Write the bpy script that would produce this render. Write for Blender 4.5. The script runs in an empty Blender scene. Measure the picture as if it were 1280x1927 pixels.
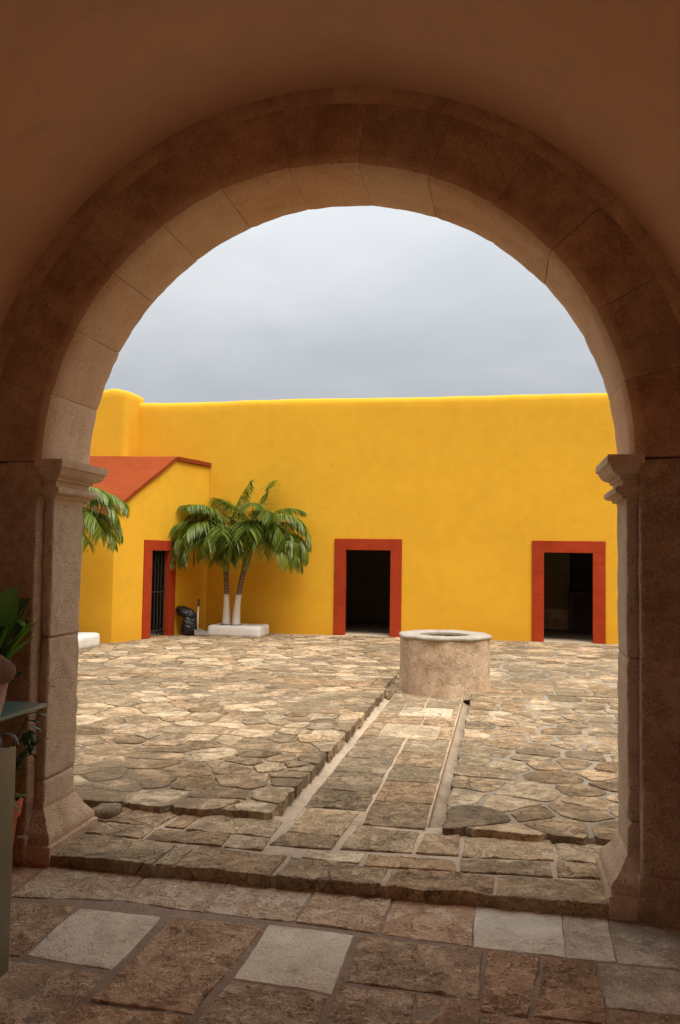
import bpy, bmesh, math, random
import numpy as np
from mathutils import Vector, Matrix, noise

random.seed(7)
rng = np.random.default_rng(11)
sc = bpy.context.scene
COL = sc.collection
R = math.radians

# ---------------------------------------------------------------- camera
EYE = 1.75
YAW, PITCH, ROLL, FPX = 0.18966, 0.054897, 0.015075, 1588.85
cam = bpy.data.cameras.new('camera')
cam.sensor_fit = 'HORIZONTAL'
cam.sensor_width = 36.0
cam.lens = 36.0 * FPX / 1280.0
cam.clip_start = 0.05
cam.clip_end = 2000
camo = bpy.data.objects.new('camera', cam)
COL.objects.link(camo)
fw = Vector((-math.sin(YAW) * math.cos(PITCH), math.cos(YAW) * math.cos(PITCH), math.sin(PITCH)))
rt0 = Vector((math.cos(YAW), math.sin(YAW), 0))
up0 = rt0.cross(fw)
rt = math.cos(ROLL) * rt0 + math.sin(ROLL) * up0
up = -math.sin(ROLL) * rt0 + math.cos(ROLL) * up0
M = Matrix((rt, up, -fw)).transposed().to_4x4()
M.translation = (0, 0, EYE)
camo.matrix_world = M
sc.camera = camo

# ---------------------------------------------------------------- world, sun, exposure
SUN_EL, SUN_AZ = R(66), R(128)          # azimuth clockwise from +Y (north), seen from above
SKY_STRENGTH = 0.1
world = bpy.data.worlds.new('World')
sc.world = world
world.use_nodes = True
wn, wl = world.node_tree.nodes, world.node_tree.links
for n in list(wn):
    wn.remove(n)
w_out = wn.new('ShaderNodeOutputWorld')
w_bg = wn.new('ShaderNodeBackground')
w_bg.inputs['Strength'].default_value = SKY_STRENGTH
w_sky = wn.new('ShaderNodeTexSky')
w_sky.sky_type = 'NISHITA'
w_sky.sun_disc = False
w_sky.sun_elevation = SUN_EL
w_sky.sun_rotation = SUN_AZ
w_co = wn.new('ShaderNodeTexCoord')
w_sep = wn.new('ShaderNodeSeparateXYZ')
wl.new(w_co.outputs['Generated'], w_sep.inputs[0])
# overcast deck: a cloud layer seen in perspective (direction divided by height), luminance rising to the zenith
w_h = wn.new('ShaderNodeMath'); w_h.operation = 'MAXIMUM'; w_h.inputs[1].default_value = 0.0
wl.new(w_sep.outputs['Z'], w_h.inputs[0])
w_add = wn.new('ShaderNodeMath'); w_add.operation = 'ADD'; w_add.inputs[1].default_value = 0.22
wl.new(w_h.outputs[0], w_add.inputs[0])
w_div = wn.new('ShaderNodeVectorMath'); w_div.operation = 'DIVIDE'
w_cmb = wn.new('ShaderNodeCombineXYZ')
for i in range(3):
    wl.new(w_add.outputs[0], w_cmb.inputs[i])
wl.new(w_co.outputs['Generated'], w_div.inputs[0])
wl.new(w_cmb.outputs[0], w_div.inputs[1])
w_no = wn.new('ShaderNodeTexNoise')
w_no.inputs['Scale'].default_value = 1.5
w_no.inputs['Detail'].default_value = 5
w_no.inputs['Roughness'].default_value = 0.5
w_no.inputs['Distortion'].default_value = 0.3
wl.new(w_div.outputs[0], w_no.inputs['Vector'])
w_rmp = wn.new('ShaderNodeValToRGB')
w_rmp.color_ramp.elements[0].position = 0.36
w_rmp.color_ramp.elements[0].color = (0.575, 0.598, 0.615, 1)
w_rmp.color_ramp.elements[1].position = 0.64
w_rmp.color_ramp.elements[1].color = (0.72, 0.73, 0.735, 1)
wl.new(w_no.outputs['Fac'], w_rmp.inputs[0])
w_cie = wn.new('ShaderNodeMath'); w_cie.operation = 'MULTIPLY_ADD'     # CIE overcast: (1 + 2 sin h) / 3
w_cie.inputs[1].default_value = 8.8
w_cie.inputs[2].default_value = 0.9
wl.new(w_h.outputs[0], w_cie.inputs[0])
w_vm = wn.new('ShaderNodeVectorMath'); w_vm.operation = 'SCALE'
wl.new(w_rmp.outputs[0], w_vm.inputs[0])
wl.new(w_cie.outputs[0], w_vm.inputs['Scale'])
w_mix = wn.new('ShaderNodeMix'); w_mix.data_type = 'RGBA'
w_mix.inputs['Factor'].default_value = 0.94
wl.new(w_sky.outputs[0], w_mix.inputs['A'])
wl.new(w_vm.outputs[0], w_mix.inputs['B'])
wl.new(w_mix.outputs['Result'], w_bg.inputs['Color'])
wl.new(w_bg.outputs[0], w_out.inputs[0])

sun = bpy.data.lights.new('sun', 'SUN')
sun.energy = 1.5
sun.angle = R(40)
sun.color = (1.0, 0.95, 0.87)
suno = bpy.data.objects.new('sun', sun)
COL.objects.link(suno)
sdir = Vector((math.sin(SUN_AZ) * math.cos(SUN_EL), math.cos(SUN_AZ) * math.cos(SUN_EL), math.sin(SUN_EL)))
suno.rotation_euler = sdir.to_track_quat('Z', 'Y').to_euler()
suno.location = (6, -6, 20)

sc.view_settings.view_transform = 'Standard'
sc.view_settings.look = 'None'
sc.view_settings.gamma = 1.0
sc.view_settings.exposure = 1.6
sc.view_settings.use_curve_mapping = False
sc.render.engine = 'CYCLES'
sc.cycles.use_denoising = True
sc.cycles.use_adaptive_sampling = True
sc.cycles.adaptive_threshold = 0.02
sc.cycles.max_bounces = 7
sc.cycles.diffuse_bounces = 6
sc.cycles.glossy_bounces = 3
sc.cycles.caustics_reflective = False
sc.cycles.caustics_refractive = False
sc.cycles.sample_clamp_indirect = 8

# ---------------------------------------------------------------- material helpers
class NT:
    def __init__(s, name):
        s.m = bpy.data.materials.new(name)
        s.m.use_nodes = True
        s.n, s.l = s.m.node_tree.nodes, s.m.node_tree.links
        s.b = s.n['Principled BSDF']
        s.out = s.n['Material Output']
        g = s.n.new('ShaderNodeNewGeometry')
        s.pos = g.outputs['Position']
        s.nor = g.outputs['Normal']
    def put(s, sock, v):
        if isinstance(v, bpy.types.NodeSocket):
            s.l.new(v, sock)
        elif isinstance(v, tuple) and len(v) == 3 and sock.type == 'RGBA':
            sock.default_value = (*v, 1)
        else:
            sock.default_value = v
    def attr(s, name='tone'):
        a = s.n.new('ShaderNodeAttribute'); a.attribute_name = name
        q = s.n.new('ShaderNodeSeparateColor'); s.l.new(a.outputs['Color'], q.inputs[0])
        return q.outputs
    def vec(s, op, a, b=None, scale=None):
        v = s.n.new('ShaderNodeVectorMath'); v.operation = op
        s.put(v.inputs[0], a)
        if b is not None: s.put(v.inputs[1], b)
        if scale is not None: s.put(v.inputs['Scale'], scale)
        return v.outputs[0]
    def cmb(s, x, y, z):
        c = s.n.new('ShaderNodeCombineXYZ')
        for i, v in enumerate((x, y, z)): s.put(c.inputs[i], v)
        return c.outputs[0]
    def sep(s, v):
        c = s.n.new('ShaderNodeSeparateXYZ'); s.l.new(v, c.inputs[0]); return c.outputs
    def noise(s, v, scale, detail=4, rough=0.55, dist=0.0):
        t = s.n.new('ShaderNodeTexNoise'); s.put(t.inputs['Vector'], v)
        t.inputs['Scale'].default_value = scale; t.inputs['Detail'].default_value = detail
        t.inputs['Roughness'].default_value = rough; t.inputs['Distortion'].default_value = dist
        return t.outputs['Fac']
    def voro(s, v, scale, feature='F1', out='Distance', rnd=1.0):
        t = s.n.new('ShaderNodeTexVoronoi'); t.feature = feature; s.put(t.inputs['Vector'], v)
        t.inputs['Scale'].default_value = scale; t.inputs['Randomness'].default_value = rnd
        return t.outputs[out]
    def math(s, op, a, b=0.0, c=None, clamp=False):
        t = s.n.new('ShaderNodeMath'); t.operation = op; t.use_clamp = clamp
        s.put(t.inputs[0], a); s.put(t.inputs[1], b)
        if c is not None: s.put(t.inputs[2], c)
        return t.outputs[0]
    def step(s, v, lo, hi, a=0.0, b=1.0):
        t = s.n.new('ShaderNodeMapRange'); t.interpolation_type = 'SMOOTHSTEP'
        s.put(t.inputs[0], v)
        for i, x in enumerate((lo, hi, a, b)): t.inputs[1 + i].default_value = x
        return t.outputs[0]
    def ramp(s, v, els):
        t = s.n.new('ShaderNodeValToRGB'); r = t.color_ramp
        while len(r.elements) < len(els): r.elements.new(0.5)
        for e, (p, c) in zip(r.elements, els):
            e.position = p; e.color = (*c, 1)
        s.put(t.inputs[0], v)
        return t.outputs[0]
    def mix(s, f, a, b, mode='MIX'):
        t = s.n.new('ShaderNodeMix'); t.data_type = 'RGBA'; t.blend_type = mode; t.clamp_factor = True
        s.put(t.inputs['Factor'], f); s.put(t.inputs['A'], a); s.put(t.inputs['B'], b)
        return t.outputs['Result']
    def bump(s, h, strength=0.5, dist=0.01, nrm=None):
        t = s.n.new('ShaderNodeBump'); t.inputs['Strength'].default_value = strength
        t.inputs['Distance'].default_value = dist; s.put(t.inputs['Height'], h)
        if nrm is not None: s.l.new(nrm, t.inputs['Normal'])
        return t.outputs[0]
    def fin(s, col, rough=0.85, nrm=None, spec=0.3, **kw):
        s.put(s.b.inputs['Base Color'], col); s.put(s.b.inputs['Roughness'], rough)
        s.b.inputs['Specular IOR Level'].default_value = spec
        if nrm is not None: s.l.new(nrm, s.b.inputs['Normal'])
        for k, v in kw.items(): s.put(s.b.inputs[k.replace('_', ' ')], v)
        return s.m

def seeded(t, k=37.0):
    a = t.attr()
    o = t.math('MULTIPLY', a[2], k)
    return a, t.vec('ADD', t.pos, t.cmb(o, t.math('MULTIPLY', o, 1.7), o))

def stone(name, dark, mid, light, large=0.35, fine=0.5, pits=0.5, bump=0.7, pscale=46, fscale=11, gloss=0.0, flake=0.0, fleck=0.12, crack=0.0, stain=0.0, stain_col=(0.08, 0.07, 0.055), warm=(1.12, 0.93, 0.8)):
    """Weathered limestone: tone.r sets how pale the piece is, tone.g how warm, tone.b its own offset."""
    t = NT(name)
    a, p = seeded(t)
    n1 = t.noise(p, 2.3, 3, 0.6, 0.4)
    n2 = t.noise(p, fscale, 5, 0.72)
    n3 = t.noise(p, pscale * 1.5, 4, 0.8)
    v = t.math('ADD', a[0], t.math('MULTIPLY', t.math('SUBTRACT', n1, 0.5), large * 2))
    v = t.math('ADD', v, t.math('MULTIPLY', t.math('SUBTRACT', n2, 0.5), fine * 2))
    v = t.math('ADD', v, t.math('MULTIPLY', t.step(t.noise(p, pscale * 0.8, 3, 0.6, 0.3), 0.60, 0.66), fleck))
    if flake:       # crisp-edged places where the skin of the stone has scaled off
        fl = t.step(t.noise(p, 5.2, 6, 0.68, 0.35), 0.485, 0.515)
        fm = t.step(t.noise(p, 13.0, 4, 0.7), 0.56, 0.585)
        v = t.math('ADD', v, t.math('MULTIPLY', t.math('SUBTRACT', fl, 0.5), flake))
        v = t.math('SUBTRACT', v, t.math('MULTIPLY', fm, flake * 0.7))
    v = t.math('ADD', v, t.math('MULTIPLY', t.math('SUBTRACT', n3, 0.5), fine * 2.6), clamp=True)
    c = t.ramp(v, [(0.0, dark), (0.5, mid), (1.0, light)])
    c = t.mix(t.math('MULTIPLY', a[1], 0.8), c, t.mix(1.0, c, warm, 'MULTIPLY'))
    vd = t.voro(p, pscale, 'F1')
    pit = t.math('MULTIPLY', t.step(vd, 0.12, 0.42, 1.0, 0.0), t.step(t.noise(p, 7, 3), 0.42, 0.62))
    c = t.mix(t.math('MULTIPLY', pit, pits), c, t.mix(0.75, c, dark), 'MIX')
    ck = None
    if crack:       # hairline cracks and old joints
        dn = t.n.new('ShaderNodeTexNoise'); t.put(dn.inputs['Vector'], p); dn.inputs['Scale'].default_value = 6.0; dn.inputs['Detail'].default_value = 5
        pw = t.vec('ADD', p, t.vec('SCALE', dn.outputs['Color'], scale=0.16))
        ck = t.math('MULTIPLY', t.step(t.voro(pw, 4.2, 'DISTANCE_TO_EDGE'), 0.006, 0.028, 1.0, 0.0), t.step(t.noise(p, 2.6, 3, 0.6), 0.46, 0.60))
        c = t.mix(t.math('MULTIPLY', ck, crack), c, t.mix(0.8, c, dark, 'MIX'))
    if stain:
        s1 = t.noise(t.pos, 0.62, 4, 0.6, 0.8)
        s2 = t.noise(t.pos, 3.6, 5, 0.72, 0.5)
        s3 = t.noise(t.pos, 22, 4, 0.7)
        sv = t.math('ADD', t.math('ADD', t.math('MULTIPLY', s1, 0.55), t.math('MULTIPLY', s2, 0.45)), t.math('MULTIPLY', t.math('SUBTRACT', s3, 0.5), 0.22))
        sf = t.step(sv, 0.485, 0.585)
        c = t.mix(t.math('MULTIPLY', sf, stain), c, t.mix(t.step(s3, 0.35, 0.65), stain_col, t.mix(0.5, stain_col, mid)))
    h = t.math('ADD', t.math('MULTIPLY', n2, 0.7), t.math('MULTIPLY', n3, 0.55))
    h = t.math('SUBTRACT', h, t.math('MULTIPLY', pit, 0.35))
    if crack: h = t.math('SUBTRACT', h, t.math('MULTIPLY', ck, 0.6))
    if flake: h = t.math('ADD', h, t.math('MULTIPLY', t.math('SUBTRACT', fl, fm), 0.3))
    rough = t.math('SUBTRACT', 0.9, t.math('MULTIPLY', v, gloss)) if gloss else 0.9
    return t.fin(c, rough, t.bump(h, bump, 0.02), 0.15)

def plaster(name, col, var=0.10, stain=(0.5, 0.3, 0.1), st=0.2, bump=0.25, rough=0.85, grain=60, streak=False):
    t = NT(name)
    n1 = t.noise(t.pos, 0.55, 5, 0.6, 0.5)
    n2 = t.noise(t.pos, 4.5, 5, 0.62)
    n3 = t.noise(t.pos, grain, 3, 0.7)
    k = t.math('ADD', 1.0, t.math('MULTIPLY', t.math('SUBTRACT', t.math('ADD', n1, n2), 1.0), var * 2.2))
    c = t.vec('SCALE', col, scale=k)
    s = t.math('MULTIPLY', t.step(t.noise(t.pos, 1.7, 6, 0.7, 0.8), 0.56, 0.74), st)
    c = t.mix(s, c, stain)
    if streak:
        sp = t.vec('MULTIPLY', t.pos, (6.0, 6.0, 0.35))
        f = t.math('MULTIPLY', t.step(t.noise(sp, 1.0, 5, 0.6), 0.58, 0.78), 0.16)
        c = t.mix(f, c, stain)
        q = t.sep(t.pos)
        low = t.math('MULTIPLY', t.step(t.math('ADD', q[2], t.math('MULTIPLY', n2, -0.5)), -0.05, 0.35, 1.0, 0.0), 0.35)
        c = t.mix(low, c, stain)
        spot = t.math('MULTIPLY', t.step(t.voro(t.pos, 2.2), 0.02, 0.035, 1.0, 0.0), 0.8)
        c = t.mix(spot, c, (0.22, 0.12, 0.04))
    h = t.math('ADD', t.math('MULTIPLY', n2, 0.6), t.math('MULTIPLY', n3, 0.25))
    return t.fin(c, rough, t.bump(h, bump, 0.02), 0.1)

MAT = {}
MAT['floor_stone'] = stone('floor_stone', (0.16, 0.095, 0.055), (0.56, 0.38, 0.235), (0.84, 0.74, 0.58), 0.24, 0.36, 0.8, 1.0, gloss=0.3, flake=0.17, fleck=0.34)
MAT['pale_slab'] = stone('pale_slab', (0.34, 0.26, 0.18), (0.76, 0.65, 0.50), (0.90, 0.81, 0.66), 0.70, 0.46, 0.06, 0.7, 60, 6, gloss=0.3, flake=0.12)
MAT['floor_mortar'] = stone('floor_mortar', (0.14, 0.10, 0.07), (0.29, 0.22, 0.16), (0.45, 0.36, 0.28), 0.2, 0.4, 0.4, 0.6)
MAT['thresh_stone'] = stone('thresh_stone', (0.15, 0.105, 0.06), (0.54, 0.405, 0.25), (0.84, 0.71, 0.50), 0.24, 0.36, 0.8, 1.0, flake=0.16, fleck=0.26, crack=0.7, stain=0.4)
MAT['path_stone'] = stone('path_stone', (0.10, 0.074, 0.045), (0.34, 0.258, 0.16), (0.66, 0.545, 0.38), 0.24, 0.36, 0.8, 1.0, flake=0.18, fleck=0.2, crack=0.8, stain=0.5, stain_col=(0.13, 0.103, 0.068))
MAT['pale_mortar'] = stone('pale_mortar', (0.25, 0.19, 0.13), (0.50, 0.41, 0.30), (0.64, 0.55, 0.43), 0.2, 0.35, 0.4, 0.6, stain=0.25, stain_col=(0.16, 0.13, 0.10))
MAT['court_stone'] = stone('court_stone', (0.085, 0.06, 0.035), (0.275, 0.203, 0.122), (0.54, 0.425, 0.28), 0.26, 0.34, 0.7, 0.75, 34, 8, flake=0.24, crack=0.9, stain=0.82, stain_col=(0.15, 0.115, 0.074))
MAT['court_mortar'] = stone('court_mortar', (0.08, 0.06, 0.038), (0.27, 0.205, 0.13), (0.56, 0.445, 0.31), 0.60, 0.36, 0.6, 0.75, 34, 8, flake=0.24, crack=0.9, stain=0.8, stain_col=(0.14, 0.108, 0.072))
MAT['grey_mortar'] = stone('grey_mortar', (0.14, 0.115, 0.085), (0.29, 0.245, 0.185), (0.40, 0.345, 0.265), 0.4, 0.35, 0.4, 0.8, 30, 7, stain=0.45, stain_col=(0.15, 0.13, 0.10))
MAT['arch_stone'] = stone('arch_stone', (0.26, 0.135, 0.085), (0.66, 0.45, 0.29), (0.84, 0.68, 0.50), 0.35, 0.26, 0.6, 0.6, 60, 9)
MAT['pier_stone'] = stone('pier_stone', (0.26, 0.165, 0.105), (0.68, 0.525, 0.37), (0.86, 0.73, 0.56), 0.25, 0.34, 0.8, 1.0, 62, 12)
MAT['vault'] = plaster('vault_plaster', (0.68, 0.445, 0.30), 0.10, (0.36, 0.21, 0.13), 0.3, 0.12, 0.9)
MAT['yellow'] = plaster('yellow_plaster', (0.70, 0.375, 0.028), 0.085, (0.62, 0.27, 0.02), 0.35, 0.22, streak=True)
MAT['red_frame'] = plaster('red_paint', (0.34, 0.040, 0.011), 0.30, (0.30, 0.05, 0.02), 0.5, 0.25, 0.75)
MAT['red_roof'] = plaster('red_roof', (0.235, 0.043, 0.009), 0.2, (0.22, 0.06, 0.022), 0.6, 0.4, 0.85)
MAT['white'] = plaster('whitewash', (0.78, 0.75, 0.70), 0.08, (0.45, 0.40, 0.33), 0.35, 0.35, 0.85)
MAT['room'] = plaster('room_plaster', (0.30, 0.25, 0.18), 0.2, (0.12, 0.1, 0.07), 0.5, 0.3)
MAT['room_floor'] = stone('room_floor', (0.1, 0.08, 0.06), (0.25, 0.2, 0.15), (0.4, 0.34, 0.27))
MAT['well'] = stone('well_plaster', (0.22, 0.16, 0.105), (0.54, 0.425, 0.30), (0.70, 0.60, 0.46), 0.55, 0.42, 0.8, 0.8, 40, 8, flake=0.16, stain=0.5, stain_col=(0.30, 0.235, 0.165))
MAT['well_rim'] = stone('well_rim', (0.13, 0.115, 0.095), (0.34, 0.30, 0.25), (0.54, 0.485, 0.41), 0.3, 0.4, 0.7, 0.7, 50, 10)

def simple(name, col, rough=0.5, spec=0.5, var=0.15, scale=20, bump=0.1, **kw):
    t = NT(name)
    n = t.noise(t.pos, scale, 5, 0.65)
    k = t.math('ADD', 1.0 - var, t.math('MULTIPLY', n, var * 2))
    return t.fin(t.vec('SCALE', col, scale=k), rough, t.bump(n, bump, 0.01), spec, **kw)

MAT['iron'] = simple('iron', (0.02, 0.018, 0.016), 0.5, 0.4)
MAT['wood'] = simple('dark_wood', (0.09, 0.06, 0.04), 0.7, 0.3, 0.4)
MAT['bag'] = simple('black_plastic', (0.008, 0.008, 0.009), 0.42, 0.6, 0.3, 30, 0.5)
MAT['grip'] = simple('black_rubber', (0.015, 0.015, 0.015), 0.6)
MAT['white_metal'] = simple('white_painted_metal', (0.75, 0.74, 0.7), 0.4)
MAT['grey_metal'] = simple('grey_metal', (0.42, 0.38, 0.33), 0.5)
MAT['terracotta'] = simple('terracotta', (0.42, 0.105, 0.055), 0.75, 0.3, 0.2, 14)
MAT['soil'] = simple('soil', (0.05, 0.035, 0.022), 0.95, 0.1, 0.5, 60, 0.8)
MAT['glass'] = simple('frosted_green_glass', (0.11, 0.20, 0.18), 0.22, 0.6, 0.06)
MAT['olive'] = simple('olive_painted_panel', (0.20, 0.19, 0.125), 0.45, 0.4, 0.08, 5)
MAT['stalk'] = simple('plant_stalk', (0.05, 0.07, 0.02), 0.6, 0.3)

def cloth_mat():
    t = NT('pink_cloth')
    w = t.noise(t.pos, 130, 3, 0.6); n = t.noise(t.pos, 12, 5, 0.6, 1.5)
    c = t.ramp(n, [(0.3, (0.40, 0.235, 0.20)), (0.55, (0.54, 0.36, 0.32)), (0.8, (0.62, 0.46, 0.42))])
    return t.fin(c, 0.9, t.bump(t.math('ADD', w, n), 0.5, 0.01), 0.2, Sheen_Weight=0.3)
MAT['cloth'] = cloth_mat()
def knit_mat():
    t = NT('brown_knit')
    w = t.voro(t.pos, 150); n = t.noise(t.pos, 20, 4)
    c = t.mix(n, (0.24, 0.15, 0.10), (0.44, 0.30, 0.215))
    return t.fin(c, 0.95, t.bump(w, 0.9, 0.012), 0.1)
MAT['knit'] = knit_mat()

def leaf_mat(name, c0, c1, trans=0.35, rough=0.42):
    t = NT(name)
    a = t.attr()
    n = t.noise(t.pos, 8, 4, 0.6)
    f = t.math('ADD', t.math('MULTIPLY', a[0], 0.8), t.math('MULTIPLY', n, 0.25), clamp=True)
    c = t.mix(f, c0, c1)
    m = t.fin(c, rough, None, 0.45)
    tr = t.n.new('ShaderNodeBsdfTranslucent')
    t.l.new(t.mix(1.0, c, (1.3, 1.35, 0.6), 'MULTIPLY'), tr.inputs['Color'])
    ms = t.n.new('ShaderNodeMixShader'); ms.inputs[0].default_value = trans
    t.l.new(t.b.outputs[0], ms.inputs[1]); t.l.new(tr.outputs[0], ms.inputs[2])
    t.l.new(ms.outputs[0], t.out.inputs[0])
    return m
MAT['palm'] = leaf_mat('palm_leaf', (0.045, 0.115, 0.012), (0.32, 0.34, 0.065), 0.42)
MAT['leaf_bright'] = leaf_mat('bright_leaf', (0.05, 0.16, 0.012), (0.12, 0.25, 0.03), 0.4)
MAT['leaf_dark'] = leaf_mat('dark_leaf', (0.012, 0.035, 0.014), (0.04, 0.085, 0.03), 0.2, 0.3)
MAT['leaf_dull'] = leaf_mat('dull_leaf', (0.10, 0.085, 0.075), (0.20, 0.17, 0.14), 0.2, 0.5)

def trunk_mat():
    t = NT('palm_trunk')
    q = t.sep(t.pos)
    w = t.math('SINE', t.math('ADD', t.math('MULTIPLY', q[2], 95.0), t.math('MULTIPLY', t.noise(t.pos, 9), 5.0)))
    n = t.noise(t.pos, 25, 5, 0.7)
    f = t.math('ADD', t.math('MULTIPLY', w, 0.25), n, clamp=True)
    c = t.mix(f, (0.09, 0.06, 0.042), (0.30, 0.23, 0.17))
    return t.fin(c, 0.9, t.bump(f, 0.6, 0.02), 0.2)
MAT['trunk'] = trunk_mat()
MAT['crownshaft'] = simple('crownshaft', (0.17, 0.19, 0.05), 0.5, 0.4, 0.25, 12)

# ---------------------------------------------------------------- object helpers
ORI = {}
def empty(name, loc, label, cat, group=None):
    o = bpy.data.objects.new(name, None)
    o.empty_display_size = 0.2
    COL.objects.link(o)
    o.location = loc
    ORI[o] = Vector(loc)
    return tag(o, label, cat, group)

def tag(o, label=None, cat=None, group=None, kind=None):
    if label: o['label'] = label
    if cat: o['category'] = cat
    if group: o['group'] = group
    if kind: o['kind'] = kind
    return o

def mk(name, vs, fs, mat, parent=None, smooth=False, tone=None, loc=None, kind=None, auto=None):
    """One mesh object from world-space vertices; its origin is loc, its parent's origin, or the world's."""
    o0 = Vector(loc) if loc is not None else (ORI[parent] if parent is not None else Vector((0, 0, 0)))
    me = bpy.data.meshes.new(name)
    me.from_pydata([(v[0] - o0[0], v[1] - o0[1], v[2] - o0[2]) for v in vs], [], fs)
    bm = bmesh.new(); bm.from_mesh(me)
    bmesh.ops.recalc_face_normals(bm, faces=bm.faces)
    bm.to_mesh(me); bm.free()
    me.materials.append(MAT[mat])
    if smooth:
        me.polygons.foreach_set('use_smooth', [True] * len(me.polygons))
        if auto is not None:
            me.set_sharp_from_angle(angle=R(auto))
    if tone is not None:
        at = me.color_attributes.new('tone', 'FLOAT_COLOR', 'POINT')
        if isinstance(tone, tuple):
            at.data.foreach_set('color', np.tile(np.array([*tone, 1.0], dtype=np.float32), len(me.vertices)))
        else:
            at.data.foreach_set('color', np.asarray(tone, dtype=np.float32).ravel())
    o = bpy.data.objects.new(name, me)
    COL.objects.link(o)
    ORI[o] = o0
    if parent is not None:
        o.parent = parent
        o.location = o0 - ORI[parent]
    else:
        o.location = o0
    if kind: o['kind'] = kind
    return o

def rtone(v, dv=0.08, warm=0.5):
    return (min(1.1, max(0, v + random.uniform(-dv, dv))), random.uniform(0, 1) * warm * 2 if warm else 0.0, random.random())

def box(x0, x1, y0, y1, z0, z1):
    v = [(x, y, z) for x in (x0, x1) for y in (y0, y1) for z in (z0, z1)]
    f = [(0, 1, 3, 2), (4, 6, 7, 5), (0, 4, 5, 1), (2, 3, 7, 6), (0, 2, 6, 4), (1, 5, 7, 3)]
    return v, f

def join(*parts):
    V, F = [], []
    for v, f in parts:
        n = len(V); V += list(v); F += [tuple(i + n for i in q) for q in f]
    return V, F

def nz(p, f, seed=0.0):
    return noise.noise(Vector((p[0] * f + seed, p[1] * f + seed * 1.3, p[2] * f - seed)))

def rough_box(x0, x1, y0, y1, z0, z1, st=0.03, amp=0.003, rad=0.008, freq=14, quad=None, skip=(), edge=0.0, zamp=0.0, zfreq=6, seed=0.0, chips=0.0):
    """A block whose faces are gridded, whose edges are worn round and whose skin is uneven."""
    lo, hi = (x0, y0, z0), (x1, y1, z1)
    ns = []
    for a in range(3):
        L = hi[a] - lo[a]
        k = max(1, int(round(L / st)))
        xs = [lo[a] + L * i / k for i in range(k + 1)]
        if L > 4 * rad and rad > 0:
            xs = sorted(set([lo[a], lo[a] + rad, hi[a] - rad, hi[a]] + [x for x in xs if lo[a] + rad * 1.5 < x < hi[a] - rad * 1.5]))
        ns.append(xs)
    V, F, idx = [], [], {}
    def vid(i, j, k):
        key = (i, j, k)
        if key not in idx:
            idx[key] = len(V)
            V.append((ns[0][i], ns[1][j], ns[2][k]))
        return idx[key]
    N = [len(a) - 1 for a in ns]
    def face(axis, side):
        o = [a for a in range(3) if a != axis]
        c = 0 if side == 0 else N[axis]
        for a in range(N[o[0]]):
            for b in range(N[o[1]]):
                q = []
                for da, db in ((0, 0), (1, 0), (1, 1), (0, 1)):
                    ijk = [0, 0, 0]; ijk[axis] = c; ijk[o[0]] = a + da; ijk[o[1]] = b + db
                    q.append(vid(*ijk))
                F.append(tuple(q))
    for axis in range(3):
        for side in (0, 1):
            if (axis, side) not in skip: face(axis, side)
    out = []
    for p in V:
        p = Vector(p)
        r = rad
        if chips:
            r = rad * (1 + chips * max(0.0, nz(p, 9, seed + 5)) * 2.2)
        q = Vector([min(max(p[a], lo[a] + min(r, (hi[a] - lo[a]) / 2)), hi[a] - min(r, (hi[a] - lo[a]) / 2)) for a in range(3)])
        if (2, 0) in skip: q.z = min(p.z, q.z) if p.z < hi[2] - r else q.z
        d = p - q
        if d.length > 1e-6: p = q + d.normalized() * min(d.length, r)
        nv = noise.noise_vector(p * freq + Vector((seed, seed, seed)))
        p = p + nv * amp
        if edge and quad is None:
            ex = nz(p, 3.3, seed + 1) * edge; ey = nz(p, 3.3, seed + 2) * edge
            p.x += ex; p.y += ey
        if zamp:
            t = (p.z - z0) / max(1e-6, z1 - z0)
            w = noise.fractal(Vector((p.x * zfreq + seed, p.y * zfreq, seed)), 0.7, 2.1, 5)
            w = 0.45 * w + 0.55 * (math.floor(w * 3.0 + 0.5) / 3.0)      # bedding layers flaking off in steps
            p.z += t * zamp * w
        if quad is not None:
            u = (p.x - x0) / (x1 - x0); v = (p.y - y0) / (y1 - y0)
            a, b, c, d2 = quad          # far left, far right, near right, near left
            px = (1 - v) * ((1 - u) * d2[0] + u * c[0]) + v * ((1 - u) * a[0] + u * b[0])
            py = (1 - v) * ((1 - u) * d2[1] + u * c[1]) + v * ((1 - u) * a[1] + u * b[1])
            if edge:
                px += nz((px, py, 0), 4.0, seed + 1) * edge; py += nz((px, py, 0), 4.0, seed + 2) * edge
            p.x, p.y = px, py
        out.append(tuple(p))
    return out, F

def tube(pts, rads, n=8, cap=True):
    V, F = [], []
    pts = [Vector(p) for p in pts]
    prev = None
    for i, p in enumerate(pts):
        d = (pts[min(i + 1, len(pts) - 1)] - pts[max(i - 1, 0)]).normalized()
        if prev is None:
            s = d.cross(Vector((0, 0, 1)))
            if s.length < 1e-3: s = Vector((1, 0, 0))
        else:
            s = prev - d * prev.dot(d)
        s.normalize(); prev = s
        t = d.cross(s)
        for k in range(n):
            a = 2 * math.pi * k / n
            V.append(tuple(p + (s * math.cos(a) + t * math.sin(a)) * rads[i]))
        if i:
            for k in range(n):
                F.append(((i - 1) * n + k, (i - 1) * n + (k + 1) % n, i * n + (k + 1) % n, i * n + k))
    if cap:
        F.append(tuple(range(n))); F.append(tuple((len(pts) - 1) * n + k for k in range(n)))
    return V, F

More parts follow.
